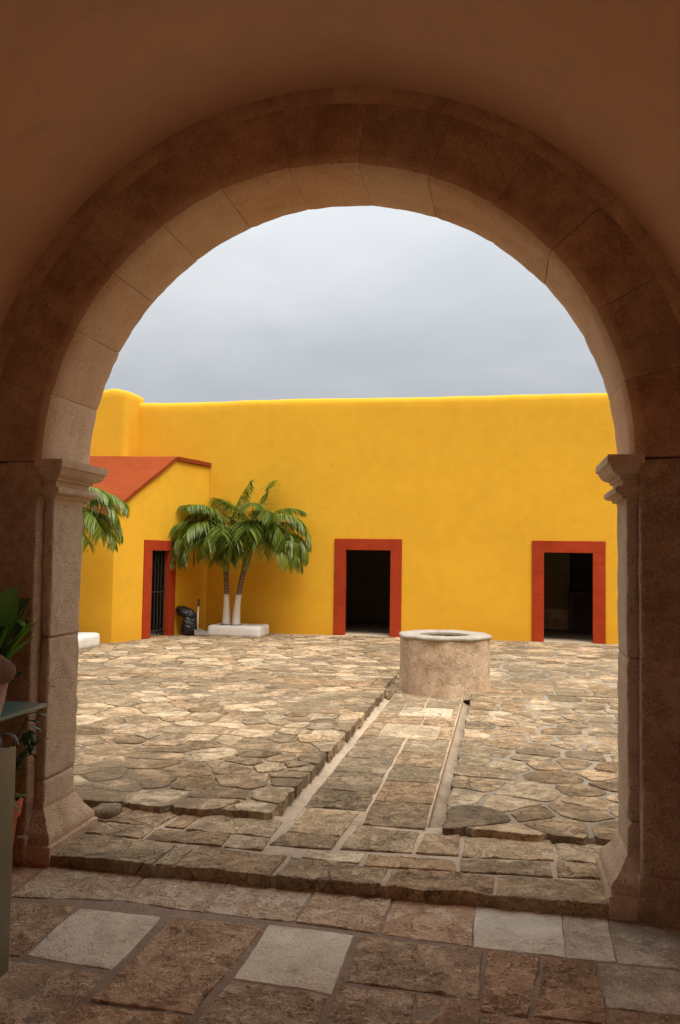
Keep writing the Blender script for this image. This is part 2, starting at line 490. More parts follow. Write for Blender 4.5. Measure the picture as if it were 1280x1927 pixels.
def lathe(c, prof, n=48, wob=None):
    """prof: (radius, z) pairs; wob(angle, r, z) -> (r, z)."""
    V, F = [], []
    for i, (r, z) in enumerate(prof):
        for k in range(n):
            a = 2 * math.pi * k / n
            rr, zz = (r, z) if wob is None else wob(a, r, z)
            V.append((c[0] + rr * math.cos(a), c[1] + rr * math.sin(a), zz))
        if i:
            for k in range(n):
                F.append(((i - 1) * n + k, (i - 1) * n + (k + 1) % n, i * n + (k + 1) % n, i * n + k))
    return V, F

# ================================================================ SETTING
CZ = 0.112                 # courtyard paving level
PZ = 0.064                # threshold and path level
W = 17.85                 # face of the far yellow wall
XC, ZC, RI, RO = -0.975, 2.284, 1.62, 2.03
YN, YF = 4.44, 5.0        # arch, near and far face

ground = mk('ground', [(-150, -150, -0.12), (150, -150, -0.12), (150, 150, -0.12), (-150, 150, -0.12)], [(0, 1, 2, 3)], 'court_mortar', tone=(0.5, 0.3, 0.2), kind='structure')

# ---- passage floor: mortar bed and flagstones
floor = mk('passage_floor', *box(-3.05, 1.10, -4.9, 4.46, -0.10, -0.0035), 'floor_mortar', tone=(0.55, 0.4, 0.3), kind='structure')
def slab(parent, quad, z, v, mat='floor_stone', st=0.03, gap=0.0025, rough=0.0, warm=0.5, lift=0.0, name='slab', thick=0.09):
    a, b, c, d = [Vector(p) for p in quad]
    m = (a + b + c + d) / 4
    q = []
    for p in (a, b, c, d):
        w = p - m
        q.append((p.x - math.copysign(gap, w.x), p.y - math.copysign(gap, w.y)))
    sx = ((b - a).length + (c - d).length) / 2; sy = ((a - d).length + (b - c).length) / 2
    s = random.random() * 50
    V, F = rough_box(0, sx, 0, sy, z - thick, z + lift + 0.003 * rough, st, 0.0012, 0.0045, 22, quad=q, skip=((2, 0),), edge=0.011, zamp=0.002 + 0.0075 * rough, zfreq=6.5, seed=s, chips=1.0)
    return mk(name, V, F, mat, parent, smooth=True, auto=20, tone=rtone(v, 0.03, warm))

INT = [  # far left, far right, near right, near left; paleness; roughness
 ([(-3.03, 4.44), (-2.50, 4.44), (-2.49, 4.03), (-3.03, 4.03)], 0.42, 0.1),
 ([(-2.49, 4.46), (-1.915, 4.46), (-1.872, 4.10), (-2.47, 4.02)], 0.47, 0.6),
 ([(-1.915, 4.46), (-1.428, 4.45), (-1.439, 4.06), (-1.872, 4.10)], 0.47, 0.6),
 ([(-1.428, 4.45), (-0.958, 4.45), (-0.966, 4.05), (-1.439, 4.06)], 0.50, 0.5),
 ([(-0.958, 4.45), (-0.541, 4.45), (-0.548, 4.015), (-0.966, 4.05)], 0.47, 0.6),
 ([(-0.541, 4.45), (-0.118, 4.45), (-0.123, 3.98), (-0.548, 4.015)], 0.52, 0.5),
 ([(-0.118, 4.45), (0.304, 4.45), (0.287, 3.965), (-0.123, 3.98)], 0.97, 0.1),
 ([(0.304, 4.45), (0.52, 4.45), (0.506, 3.965), (0.287, 3.965)], 0.80, 0.1),
 ([(0.52, 4.45), (1.08, 4.44), (1.06, 3.96), (0.506, 3.965)], 0.62, 0.1),
 ([(-3.03, 3.97), (-2.06, 3.98), (-2.05, 3.45), (-3.03, 3.42)], 0.36, 1.0),
 ([(-2.05, 3.98), (-1.61, 3.97), (-1.605, 3.43), (-2.04, 3.46)], 0.95, 0.1),
 ([(-1.55, 3.97), (-1.094, 3.99), (-1.148, 3.165), (-1.585, 3.18)], 0.34, 1.0),
 ([(-1.084, 4.0), (-0.658, 3.98), (-0.666, 3.43), (-1.091, 3.465)], 1.05, 0.05),
 ([(-0.635, 3.97), (-0.072, 3.955), (-0.074, 3.52), (-0.631, 3.54)], 0.34, 0.9),
 ([(-0.06, 3.95), (0.175, 3.952), (0.11, 3.43), (-0.069, 3.42)], 0.28, 1.0),
 ([(0.192, 3.952), (0.419, 3.946), (0.40, 3.44), (0.122, 3.43)], 0.29, 0.9),
 ([(0.423, 3.95), (1.06, 3.95), (1.06, 3.57), (0.415, 3.565)], 0.66, 0.1),
 ([(-3.03, 3.40), (-1.615, 3.40), (-1.625, 2.95), (-3.03, 2.92)], 0.38, 0.8),
 ([(-1.60, 3.165), (-1.155, 3.15), (-1.15, 2.80), (-1.61, 2.82)], 0.32, 1.0),
 ([(-1.095, 3.45), (-0.671, 3.42), (-0.665, 2.95), (-1.137, 2.95)], 0.32, 1.0),
 ([(-0.640, 3.52), (-0.33, 3.51), (-0.33, 2.98), (-0.645, 2.97)], 0.34, 0.8),
 ([(-0.32, 3.51), (-0.074, 3.50), (-0.08, 2.98), (-0.32, 2.98)], 0.30, 0.9),
 ([(-0.065, 3.41), (0.40, 3.43), (0.39, 2.95), (-0.07, 2.96)], 0.30, 0.9),
 ([(0.415, 3.555), (1.06, 3.56), (1.06, 3.0), (0.405, 3.0)], 0.28, 0.8)]
for q, v, r in INT:
    slab(floor, q, 0.0, (v + 0.07) if v < 0.6 else v - 0.4, 'floor_stone' if v < 0.6 else 'pale_slab', rough=r, st=0.015, warm=0.5 if v < 0.6 else 0.12)
y = 2.92
while y > -4.7:
    d = random.uniform(0.42, 0.58)
    x = -3.03
    while x < 1.0:
        w = min(random.uniform(0.4, 0.75), 1.06 - x)
        if 1.06 - x - w < 0.25: w = 1.06 - x
        slab(floor, [(x, y), (x + w, y), (x + w, y - d), (x, y - d)], 0.0, random.choice((0.25, 0.3, 0.4, 0.7)), st=0.12)
        x += w
    y -= d

# ---- threshold between the piers
thr = mk('threshold', *rough_box(-2.66, 0.70, 4.455, 5.47, -0.11, PZ - 0.008, 0.06, 0.003, 0.01, 12), 'pale_mortar', smooth=True, tone=(0.5, 0.5, 0.6), kind='structure')
THR = [
 ([(-2.56, 4.84), (-1.855, 4.79), (-1.870, 4.44), (-2.56, 4.44)], 0.36), ([(-1.840, 4.785), (-1.73, 4.785), (-1.75, 4.435), (-1.855, 4.44)], 0.38),
 ([(-1.72, 4.78), (-1.180, 4.735), (-1.205, 4.435), (-1.738, 4.435)], 0.36), ([(-1.165, 4.72), (-0.602, 4.695), (-0.610, 4.43), (-1.175, 4.435)], 0.34),
 ([(-0.580, 4.68), (-0.026, 4.70), (-0.031, 4.43), (-0.595, 4.43)], 0.36), ([(-0.014, 4.705), (0.60, 4.75), (0.59, 4.43), (-0.020, 4.43)], 0.44),
 ([(-0.745, 4.87), (-0.242, 4.90), (-0.23, 4.715), (-0.740, 4.69)], 0.42), ([(-1.09, 4.875), (-0.758, 4.88), (-0.764, 4.72), (-1.10, 4.735)], 0.97),
 ([(-2.60, 5.07), (-2.10, 5.045), (-2.108, 4.815), (-2.60, 4.855)], 0.36), ([(-2.085, 5.035), (-1.61, 5.02), (-1.60, 4.80), (-2.09, 4.825)], 0.27),
 ([(-1.884, 5.36), (-1.366, 5.36), (-1.36, 5.035), (-1.915, 5.035)], 0.40), ([(-1.595, 5.02), (-1.355, 5.025), (-1.345, 4.79), (-1.585, 4.80)], 0.40), ([(-2.60, 5.40), (-2.060, 5.40), (-2.10, 5.065), (-2.60, 5.085)], 0.38),
 ([(-2.035, 5.385), (-1.905, 5.37), (-1.93, 5.055), (-2.065, 5.06)], 0.26), ([(-1.285, 5.66), (-0.918, 5.66), (-0.950, 5.145), (-1.298, 5.145)], 0.46),
 ([(-1.305, 5.12), (-0.955, 5.125), (-0.955, 4.905), (-1.34, 4.90)], 0.32), ([(-0.889, 5.35), (-0.490, 5.33), (-0.502, 4.955), (-0.921, 4.92)], 0.38),
 ([(-0.458, 5.33), (-0.244, 5.34), (-0.238, 4.965), (-0.482, 4.96)], 0.36), ([(-0.211, 5.30), (0.303, 5.345), (0.299, 5.02), (-0.220, 4.955)], 0.42),
 ([(0.322, 5.345), (0.68, 5.38), (0.68, 5.05), (0.318, 5.02)], 0.40), ([(-0.222, 4.925), (0.276, 4.985), (0.278, 4.755), (-0.222, 4.725)], 0.37),
 ([(0.308, 4.995), (0.66, 5.03), (0.64, 4.79), (0.296, 4.775)], 0.42)]
for i, (q, v) in enumerate(THR):
    slab(thr, q, PZ, v, 'thresh_stone', rough=0.25 if v > 0.9 else 0.9, st=0.016, gap=0.003, thick=0.088 if q[3][1] < 4.5 else 0.03)

# ---- path to the well, with its two drains
path = mk('path', *box(-1.315, -0.455, 5.40, 10.70, -0.11, PZ - 0.006), 'pale_mortar', tone=(0.35, 0.5, 0.1), kind='structure')
PL = [5.69, 6.14, 6.69, 7.18, 7.65, 8.07, 8.20]
PR = [5.40, 5.95, 6.51, 6.99, 7.51, 8.05, 8.16]
def pslab(x0, x1, y0, y1, v, r=0.7): slab(path, [(x0, y1), (x1, y1), (x1, y0), (x0, y0)], PZ, v, 'path_stone', rough=r, st=0.022, gap=0.004, thick=0.05)
for i in range(5): pslab(-1.31, -0.885, PL[i], PL[i + 1], [0.26, 0.36, 0.42, 0.42, 0.40][i], [1, 1, .6, .5, .5][i])
for i in range(5): pslab(-0.868, -0.465, PR[i], PR[i + 1], [0.36, 0.40, 0.36, 0.42, 0.45][i])
pslab(-1.31, -1.15, 8.08, 8.75, 0.5); pslab(-1.14, -0.606, 8.10, 8.72, 0.93, 0.1); pslab(-0.60, -0.465, 8.08, 8.75, 0.5)
pslab(-1.31, -0.80, 8.76, 9.20, 0.46); pslab(-0.79, -0.465, 8.76, 9.20, 0.44)
pslab(-1.31, -1.09, 9.21, 9.78, 0.5); pslab(-1.08, -0.53, 9.22, 9.75, 0.95, 0.1); pslab(-0.525, -0.465, 9.21, 9.78, 0.5)
pslab(-1.31, -0.866, 9.79, 10.66, 0.5); pslab(-0.852, -0.465, 9.79, 10.66, 0.5)
def drain(x0, x1, y0, y1, right):
    """Cement-lined gutter, a worn U in section."""
    V, F = [], []
    n = 260
    for i in range(n + 1):
        y = y0 + (y1 - y0) * i / n
        for k, t in enumerate((0.0, 0.12, 0.3, 0.5, 0.7, 0.88, 1.0)):
            xx = x0 + (x1 - x0) * t
            z = -0.035 + 0.07 * (abs(t - 0.5) * 2) ** 2.2 + 0.012 * nz((0, y, t), 1.3, 5)
            if k in (0, 6): z += 0.02
            p = (xx, y, z)
            V.append((xx + 0.014 * nz(p, 2.5, 3), y, z + 0.014 * nz(p, 7, 8) + 0.008 * nz(p, 21, 2)))
        if i:
            for k in range(6):
                F.append(((i - 1) * 7 + k, (i - 1) * 7 + k + 1, i * 7 + k + 1, i * 7 + k))
    return mk('drain_channel', V, F, 'pale_mortar', smooth=True, tone=(0.26 if right else 0.48, 0.3, random.random()), kind='structure')
drain(-1.47, -1.27, 5.42, 10.75, False)
drain(-0.475, -0.325, 5.36, 10.75, True)

# ---- courtyard paving: irregular stones set in mortar, with a band of cut slabs across at the well
def ground_piece(x0, x1, y0, y1, mat, tone, st=0.12, deep=0.03, bias=0.0):
    V, F = rough_box(x0, x1, y0, y1, -0.11, CZ - 0.0025, st, 0.003, 0.012, 7, skip=((2, 0),), edge=0.02)
    out = []
    for x, y, z in V:           # joints washed out in places, freshly filled in others
        if z > 0.1:
            w = noise.noise(Vector((x * 0.55, y * 0.55, 3.0))) + 0.6 * noise.noise(Vector((x * 1.9, y * 1.9, 7.0)))
            z -= deep * min(1.0, max(0.0, 0.5 + bias - w * 2.2))
        out.append((x, y, z))
    return mk('courtyard_ground', out, F, mat, smooth=True, tone=tone, kind='structure')
court_l = ground_piece(-13.5, -1.45, 5.37, 17.9, 'court_mortar', (0.5, 0.4, 0.3), 0.1, 0.011, 0.0)
court_r = ground_piece(-0.345, 10.0, 5.35, 17.9, 'grey_mortar', (0.5, 0.2, 0.7), 0.1, 0.007, -0.1)
court_m = ground_piece(-1.43, -0.275, 10.72, 17.9, 'court_mortar', (0.5, 0.4, 0.5), 0.1)

def clip(poly, p, q):
    """Keep the part of poly nearer to p than to q."""
    mx, my = (p[0] + q[0]) / 2, (p[1] + q[1]) / 2
    nx, ny = q[0] - p[0], q[1] - p[1]
    out = []
    n = len(poly)
    for i in range(n):
        a, b = poly[i], poly[(i + 1) % n]
        da = (a[0] - mx) * nx + (a[1] - my) * ny
        db = (b[0] - mx) * nx + (b[1] - my) * ny
        if da <= 0: out.append(a)
        if (da < 0 < db) or (db < 0 < da):
            t = da / (da - db)
            out.append((a[0] + (b[0] - a[0]) * t, a[1] + (b[1] - a[1]) * t))
    return out

def scatter(x0, x1, y0, y1, rmin, rmax):
    pts = []
    cell = {}
    tries = int((x1 - x0) * (y1 - y0) / (rmin * rmin) * 7)
    for _ in range(tries):
        x, y = random.uniform(x0, x1), random.uniform(y0, y1)
        r = rmin + (rmax - rmin) * random.random() ** 1.6
        if y < y0 + 0.35: r *= 1.35
        cx, cy = int(x / 0.6), int(y / 0.6)
        ok = True
        for i in range(cx - 1, cx + 2):
            for j in range(cy - 1, cy + 2):
                for (a, b, s) in cell.get((i, j), ()):
                    if (a - x) ** 2 + (b - y) ** 2 < ((r + s) / 2) ** 2: ok = False; break
                if not ok: break
            if not ok: break
        if ok:
            cell.setdefault((cx, cy), []).append((x, y, r)); pts.append((x, y))
    return pts

def stones(x0, x1, y0, y1, rmin, rmax, gap):
    pts = scatter(x0, x1, y0, y1, rmin, rmax)
    A = np.array(pts)
    out = []
    for i, p in enumerate(pts):
        d = np.hypot(A[:, 0] - p[0], A[:, 1] - p[1])
        nb = np.argsort(d)[1:18]
        poly = [(x0, y0), (x1, y0), (x1, y1), (x0, y1)]
        for j in nb:
            poly = clip(poly, p, pts[j])
            if len(poly) < 3: break
        if len(poly) < 3: continue
        c = np.mean(np.array(poly), 0)
        g = gap * random.uniform(0.5, 1.8) * (1 + (3.0 if x1 < -1 else 0.6) * max(0.0, noise.noise(Vector((p[0] * 0.5 + 4, p[1] * 0.5, 2.0))) * 1.6))
        # subdivide, round the corners, make the outline ragged
        stp = 0.055 if c[1] < 9.5 else 0.10
        q = []
        for k in range(len(poly)):
            a, b = np.array(poly[k]), np.array(poly[(k + 1) % len(poly)])
            L = np.hypot(*(b - a))
            if L < 0.05: q.append((a + b) / 2); continue
            m = max(2, int(L / stp))
            for j in range(m): q.append(a + (b - a) * (0.14 + 0.72 * j / (m - 1)))
        q2 = []
        for v in q:
            w = v - c; L = np.hypot(*w) + 1e-6
            k = -g + 0.030 * min(1, L / 0.2) * (noise.noise(Vector((v[0] * 4, v[1] * 4, i * 0.7))) - 0.25) + 0.016 * noise.noise(Vector((v[0] * 17, v[1] * 17, i * 0.7)))
            q2.append(c + w * max(0.4, min(1 + k / L, 1.0)))
        out.append((c, q2))
    return out

def stone_mesh(c, poly, seed):
    n = len(poly)
    h = random.uniform(-0.002, 0.0035)
    tx, ty = random.uniform(-0.009, 0.009), random.uniform(-0.009, 0.009)
    V, F = [], []
    rings = ((0.985, -0.085), (1.0, -0.0035), (0.97, 0.0), (0.6, 0.001))
    for s, dz in rings:
        for p in poly:
            q = c + (p - c) * s
            z = CZ + h + dz + (q[0] - c[0]) * tx + (q[1] - c[1]) * ty
            if dz > -0.03: z += 0.0022 * nz((q[0], q[1], 0), 11, seed)
            V.append((q[0], q[1], z))
    for r in range(len(rings) - 1):
        for k in range(n):
            F.append((r * n + k, r * n + (k + 1) % n, (r + 1) * n + (k + 1) % n, (r + 1) * n + k))
    V.append((c[0], c[1], CZ + h + 0.001)); m = len(V) - 1
    r = len(rings) - 1
    for k in range(n): F.append((r * n + k, r * n + (k + 1) % n, m))
    return V, F

XB0, XB1 = 10.78, 11.66       # cross band
def project(x, y, z):
    d = Vector((x, y, z - EYE)); w = d.dot(fw)
    if w < 0.1: return None
    return 640 + FPX * d.dot(rt) / w, 963.5 - FPX * d.dot(up) / w

ALL = []
for par, x0, x1, y0, y1, rmin, rmax, gap in (
        (court_l, -10.5, -1.415, 5.31, XB0, 0.15, 0.66, 0.006), (court_l, -11.5, -1.43, XB1, 17.80, 0.20, 0.50, 0.008),
        (court_m, -1.43, -0.275, 11.72, 17.80, 0.22, 0.45, 0.016),
        (court_r, -0.365, 6.5, 5.30, XB0, 0.17, 0.56, 0.011), (court_r, -0.275, 8.0, XB1, 17.80, 0.24, 0.48, 0.016)):
    for c, poly in stones(x0, x1, y0, y1, rmin, rmax, gap):
        if x1 < 0 and y0 > 11 and c[1] > 14.6 and c[0] < -7.0: continue
        ALL.append((par, c, poly))
def area_px(e):
    P = project(e[1][0], e[1][1], CZ)
    if P is None or not (148 < P[0] < 1166 and P[1] < 1580): return 0.0
    a = 0.0; q = [project(p[0], p[1], CZ) for p in e[2]]
    for k in range(len(q)):
        a += q[k][0] * q[(k + 1) % len(q)][1] - q[(k + 1) % len(q)][0] * q[k][1]
    return abs(a) / 2
ALL.sort(key=area_px, reverse=True)
def stone_tone(c, par):
    v = random.choice((0.34, 0.48, 0.56, 0.64, 0.74, 0.88)) + random.uniform(-0.08, 0.08)
    if par is court_r: v -= 0.04
    return (v, random.random() * 0.8, random.random())
bulk = {}
for i, (par, c, poly) in enumerate(ALL):
    V, F = stone_mesh(c, poly, i * 0.37)
    tn = stone_tone(c, par)
    if i < 300:
        mk('stone', V, F, 'court_stone', par, smooth=True, auto=32, tone=tn)
    else:
        b = bulk.setdefault(par, [[], [], []])
        n = len(b[0]); b[0] += V; b[1] += [tuple(k + n for k in f) for f in F]; b[2] += [(*tn, 1.0)] * len(V)
for par, (V, F, T) in bulk.items():
    mk('far_paving_stones', V, F, 'court_stone', par, smooth=True, auto=32, tone=np.array(T), kind='stuff')
# cut slabs of the cross band
def band(par, x, xe):
    while x < xe - 0.05:
        w = min(random.uniform(0.38, 0.8), xe - x)
        ym = XB0 + random.choice((0.3, 0.44, 0.5))
        for a, b in ((XB0, ym), (ym, XB1)):
            q = [(x, b), (x + w, b), (x + w, a), (x, a)]
            slab(par, q, CZ + 0.002, random.choice((0.35, 0.45, 0.5, 0.6)), 'court_stone', st=0.08, gap=0.008, rough=0.5, thick=0.05)
        x += w
band(court_l, -8.6, -1.45); band(court_r, -0.20, 4.6)

# ---- vaulted passage
def vault():
    prof_i, prof_o = [(XC - RO, -0.1), (XC - RO, 1.2)], [(XC - 2.75, -0.1), (XC - 2.75, 1.2)]
    for k in range(65):
        a = math.pi - math.pi * k / 64
        prof_i.append((XC + RO * math.cos(a), ZC + RO * math.sin(a)))
        m = max(abs(math.cos(a)) / 2.75, abs(math.sin(a)) / 2.9)
        prof_o.append((XC + math.cos(a) / m, ZC + math.sin(a) / m))
    prof_i += [(XC + RO, 1.2), (XC + RO, -0.1)]; prof_o += [(XC + 2.75, 1.2), (XC + 2.75, -0.1)]
    n = len(prof_i)
    V, F = [], []
    ys = list(np.linspace(-4.8, YN - 0.002, 38))
    for y in ys:
        for x, z in prof_i:
            k = 0.008 * nz((x, y, z), 1.1, 4)
            V.append((x + k * (1 if x < XC else -1), y, z - abs(k) * 0.5 if z > 2.3 else z))
        for x, z in prof_o: V.append((x, y, z))
    for i in range(len(ys) - 1):
        for k in range(n - 1):
            a = i * 2 * n; b = a + 2 * n
            F.append((a + k, a + k + 1, b + k + 1, b + k))
            F.append((a + n + k, b + n + k, b + n + k + 1, a + n + k + 1))
    for a in (0, (len(ys) - 1) * 2 * n):
        for k in range(n - 1): F.append((a + k, a + n + k, a + n + k + 1, a + k + 1))
    return mk('vaulted_ceiling', V, F, 'vault', smooth=True, auto=40, kind='structure')
vault()

# passage end behind the camera: no wall, left open to light the vault
def holed_wall(x0, x1, z0, z1, y0, y1, holes, st, amp, axis_map=None):
    """Wall in the XZ plane from y0 (front) to y1 (back) with rectangular openings (xa, xb, za, zb)."""
    def cuts(lo, hi, extra):
        xs = sorted(set([lo, hi] + [e for e in extra if lo < e < hi]))
        out = []
        for a, b in zip(xs[:-1], xs[1:]):
            k = max(1, int(round((b - a) / st)))
            out += [a + (b - a) * i / k for i in range(k)]
        return out + [hi]
    xs = cuts(x0, x1, [h for q in holes for h in q[:2]])
    zs = cuts(z0, z1, [h for q in holes for h in q[2:]])
    V, F, idx = [], [], {}
    def vid(i, j, s):
        if (i, j, s) not in idx:
            idx[(i, j, s)] = len(V)
            x, z = xs[i], zs[j]
            d = amp * (nz((x, 0, z), 0.5, 2) + 0.4 * nz((x, 0, z), 1.7, 5)) if s == 0 else 0
            V.append((x, (y0 + d) if s == 0 else y1, z))
        return idx[(i, j, s)]
    solid = {}
    for i in range(len(xs) - 1):
        for j in range(len(zs) - 1):
            mx, mz = (xs[i] + xs[i + 1]) / 2, (zs[j] + zs[j + 1]) / 2
            solid[(i, j)] = not any(a < mx < b and c < mz < d for a, b, c, d in holes)
    for (i, j), s in solid.items():
        if not s: continue
        F.append((vid(i, j, 0), vid(i + 1, j, 0), vid(i + 1, j + 1, 0), vid(i, j + 1, 0)))
        F.append((vid(i, j, 1), vid(i, j + 1, 1), vid(i + 1, j + 1, 1), vid(i + 1, j, 1)))
        for (di, dj), (p, q) in {(-1, 0): ((i, j), (i, j + 1)), (1, 0): ((i + 1, j), (i + 1, j + 1)), (0, -1): ((i, j), (i + 1, j)), (0, 1): ((i, j + 1), (i + 1, j + 1))}.items():
            if not solid.get((i + di, j + dj), False):
                F.append((vid(*p, 0), vid(*q, 0), vid(*q, 1), vid(*p, 1)))
    return V, F

# courtyard face of the building that holds the arch
def facade():
    V, F = [], []
    n = 48
    inner, outer = [], []
    for k in range(n + 1):
        a = math.pi - math.pi * k / n
        inner.append((XC + (RO + 0.01) * math.cos(a), ZC + (RO + 0.01) * math.sin(a)))
        outer.append((XC + 3.4 * math.cos(a) if k not in (0, n) else XC + 3.4 * math.cos(a), ZC + 3.3 * math.sin(a)))
    inner = [(inner[0][0], -0.1)] + inner + [(inner[-1][0], -0.1)]
    outer = [(outer[0][0], -0.1)] + outer + [(outer[-1][0], -0.1)]
    m = len(inner)
    for y in (4.60, 4.985):
        V += [(x, y, z) for x, z in inner] + [(x, y, z) for x, z in outer]
    for k in range(m - 1):
        for o in (0, 2 * m):
            F.append((o + k, o + k + 1, o + m + k + 1, o + m + k))
        F.append((k, k + 1, 2 * m + k + 1, 2 * m + k))
    base = (V, F)
    L = []
    # flat remainder, outside the ellipse, as strips to the rectangle
    X0, X1, Z1 = -13.0, 9.5, 5.62
    V2, F2 = [], []
    ring = outer
    rect = []
    for i, (x, z) in enumerate(ring):
        if i == 0: rect.append((X0, -0.1))
        elif i == len(ring) - 1: rect.append((X1, -0.1))
        else:
            t = (i - 1) / (len(ring) - 3)
            if t < 0.2: rect.append((X0, ZC + (Z1 - ZC) * t / 0.2))
            elif t > 0.8: rect.append((X1, ZC + (Z1 - ZC) * (1 - t) / 0.2))
            else: rect.append((X0 + (X1 - X0) * (t - 0.2) / 0.6, Z1))
    for y in (4.60, 4.985): V2 += [(x, y, z) for x, z in ring] + [(x, y, z) for x, z in rect]
    for k in range(m - 1):
        for o in (0, 2 * m): F2.append((o + k, o + k + 1, o + m + k + 1, o + m + k))
        F2.append((m + k, m + k + 1, 3 * m + k + 1, 3 * m + k))
    return join(base, (V2, F2))
tag(mk('courtyard_wall', *facade(), 'yellow', loc=None), 'yellow wall that holds the stone arch, courtyard side', 'wall')

# ================================================================ THE STONE ARCH
arch = empty('stone_arch', (XC, YN, 0), 'round brown stone arch on moulded pilasters framing the courtyard', 'arch')
def voussoir(a0, a1, dy, dr, seed):
    n = 9
    prof = [(RI + 0.016, YN), (RI, YN + 0.03), (RI - 0.001, YN + 0.12), (RI - 0.001, YN + 0.25), (RI, YN + 0.40), (RI, YF - 0.035), (RI + 0.014, YF), (1.8, YF), (RO, YF), (RO, 4.72), (RO, YN), (1.90, YN), (1.78, YN), (1.70, YN)]
    m = len(prof)
    V, F, TV = [], [], []
    g = 0.0014
    for i in range(n + 1):
        t = i / n
        for (r, y) in prof:
            TV.append((0.24 if y == YN and r > 1.65 else seed[0], seed[1], seed[2], 1.0))  # near face toned darker than the soffit: its shade is put into the colour
            a = a0 + (a1 - a0) * t
            gg = g / r
            if i == 0: a -= -gg if a1 > a0 else gg
            if i == n: a += -gg if a1 > a0 else gg
            e = 0.004 if i in (0, n) and r < 1.75 else 0.0
            rr = r + dr + e
            p = Vector((XC + rr * math.cos(a), y + dy, ZC + rr * math.sin(a)))
            k = 0.004 if r < 1.7 else 0.0025
            v = noise.noise_vector(p * 8) * k
            if y > YF - 0.05 and r < 1.7: v += noise.noise_vector(p * 26) * 0.004
            V.append(tuple(p + v))
        if i:
            for k in range(m):
                F.append(((i - 1) * m + k, (i - 1) * m + (k + 1) % m, i * m + (k + 1) % m, i * m + k))
    F.append(tuple(range(m))); F.append(tuple(n * m + k for k in range(m)))
    return V, F, TV
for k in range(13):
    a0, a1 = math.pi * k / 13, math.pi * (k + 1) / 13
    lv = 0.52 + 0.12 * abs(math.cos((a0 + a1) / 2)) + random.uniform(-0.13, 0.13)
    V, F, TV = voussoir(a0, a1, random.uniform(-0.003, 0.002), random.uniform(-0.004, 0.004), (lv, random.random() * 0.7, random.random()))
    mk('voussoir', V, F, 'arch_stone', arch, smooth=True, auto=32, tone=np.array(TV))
V, F = [], []
for i in range(65):        # mortar core behind the joints
    a = math.pi * i / 64
    for r, y in ((RI + 0.016, YN + 0.03), (RO - 0.02, YN + 0.012), (RO - 0.02, YF - 0.012), (RI + 0.024, YF - 0.014)):
        V.append((XC + r * math.cos(a), y, ZC + r * math.sin(a)))
    if i:
        for k in range(4): F.append(((i - 1) * 4 + k, (i - 1) * 4 + (k + 1) % 4, i * 4 + (k + 1) % 4, i * 4 + k))
mk('mortar_core', V, F, 'floor_mortar', arch, tone=(0.3, 0.5, 0.5))
# plaster cove where the arch face meets the vault
V, F = [], []
n = 72
for i in range(n + 1):
    a = math.pi * i / n
    for k, (r, y) in enumerate(((1.972, YN - 0.001), (1.978, YN - 0.006), (1.992, YN - 0.012), (2.008, YN - 0.024), (2.022, YN - 0.044), (2.031, YN - 0.07))):
        p = (XC + r * math.cos(a), y, ZC + r * math.sin(a))
        rr = r + (0.006 * nz(p, 5, 1) + 0.014 * nz(p, 1.6, 3) if k < 3 else 0)
        V.append((XC + rr * math.cos(a), y, ZC + rr * math.sin(a)))
    if i:
        for k in range(5): F.append(((i - 1) * 6 + k, (i - 1) * 6 + k + 1, i * 6 + k + 1, i * 6 + k))
mk('plaster_cove', V, F, 'arch_stone', arch, smooth=True, tone=(0.30, 0.5, 0.4))

XW = 1.66           # half width of the opening between the wall piers
XP = 1.605          # half width between the pilasters
YP0, YP1 = 4.535, 4.90
def sweep(side, prof, base_in, seed):
    """Moulding run round three sides of a pilaster; prof: (projection, z)."""
    V, F = [], []
    st = 0.03
    rows = []
    for (p, z) in prof:
        xin = XC + side * (base_in - p); xout = XC + side * (XW + 0.02)
        y0, y1 = YP0 - p, YP1 + p
        row = []
        def seg(a, b):
            L = math.hypot(b[0] - a[0], b[1] - a[1]); k = 12
            return [(a[0] + (b[0] - a[0]) * i / k, a[1] + (b[1] - a[1]) * i / k) for i in range(k)]
        row = seg((xout, y0), (xin, y0))[::3] + seg((xin, y0), (xin, y1)) + seg((xin, y1), (xout, y1))[::3] + [(xout, y1)]
        rows.append((row, z))
    n = len(rows[0][0])
    for row, z in rows:
        for (x, y) in row:
            q = Vector((x, y, z)); q += noise.noise_vector(q * 10 + Vector((seed, 0, 0))) * 0.0035
            V.append(tuple(q))
    for r in range(len(rows) - 1):
        for k in range(n - 1): F.append((r * n + k, r * n + k + 1, (r + 1) * n + k + 1, (r + 1) * n + k))
        F.append((r * n + n - 1, r * n, (r + 1) * n, (r + 1) * n + n - 1))
    F.append(tuple(range(n))); F.append(tuple((len(rows) - 1) * n + k for k in range(n)))
    return V, F
CAP = [(0.0, 2.05), (0.0, 2.075), (0.022, 2.08), (0.024, 2.095), (0.045, 2.098), (0.060, 2.108), (0.064, 2.122), (0.058, 2.136), (0.044, 2.145), (0.020, 2.147), (0.020, 2.178),
       (0.034, 2.182), (0.036, 2.196), (0.050, 2.200), (0.070, 2.212), (0.084, 2.232), (0.090, 2.250), (0.102, 2.254), (0.104, 2.276), (0.100, 2.298)]
BAS = [(0.10, -0.02), (0.104, 0.03), (0.104, 0.105), (0.098, 0.112), (0.088, 0.115), (0.090, 0.135), (0.086, 0.160), (0.064, 0.185), (0.040, 0.215), (0.026, 0.245), (0.010, 0.275), (0.0, 0.285), (0.0, 0.30)]
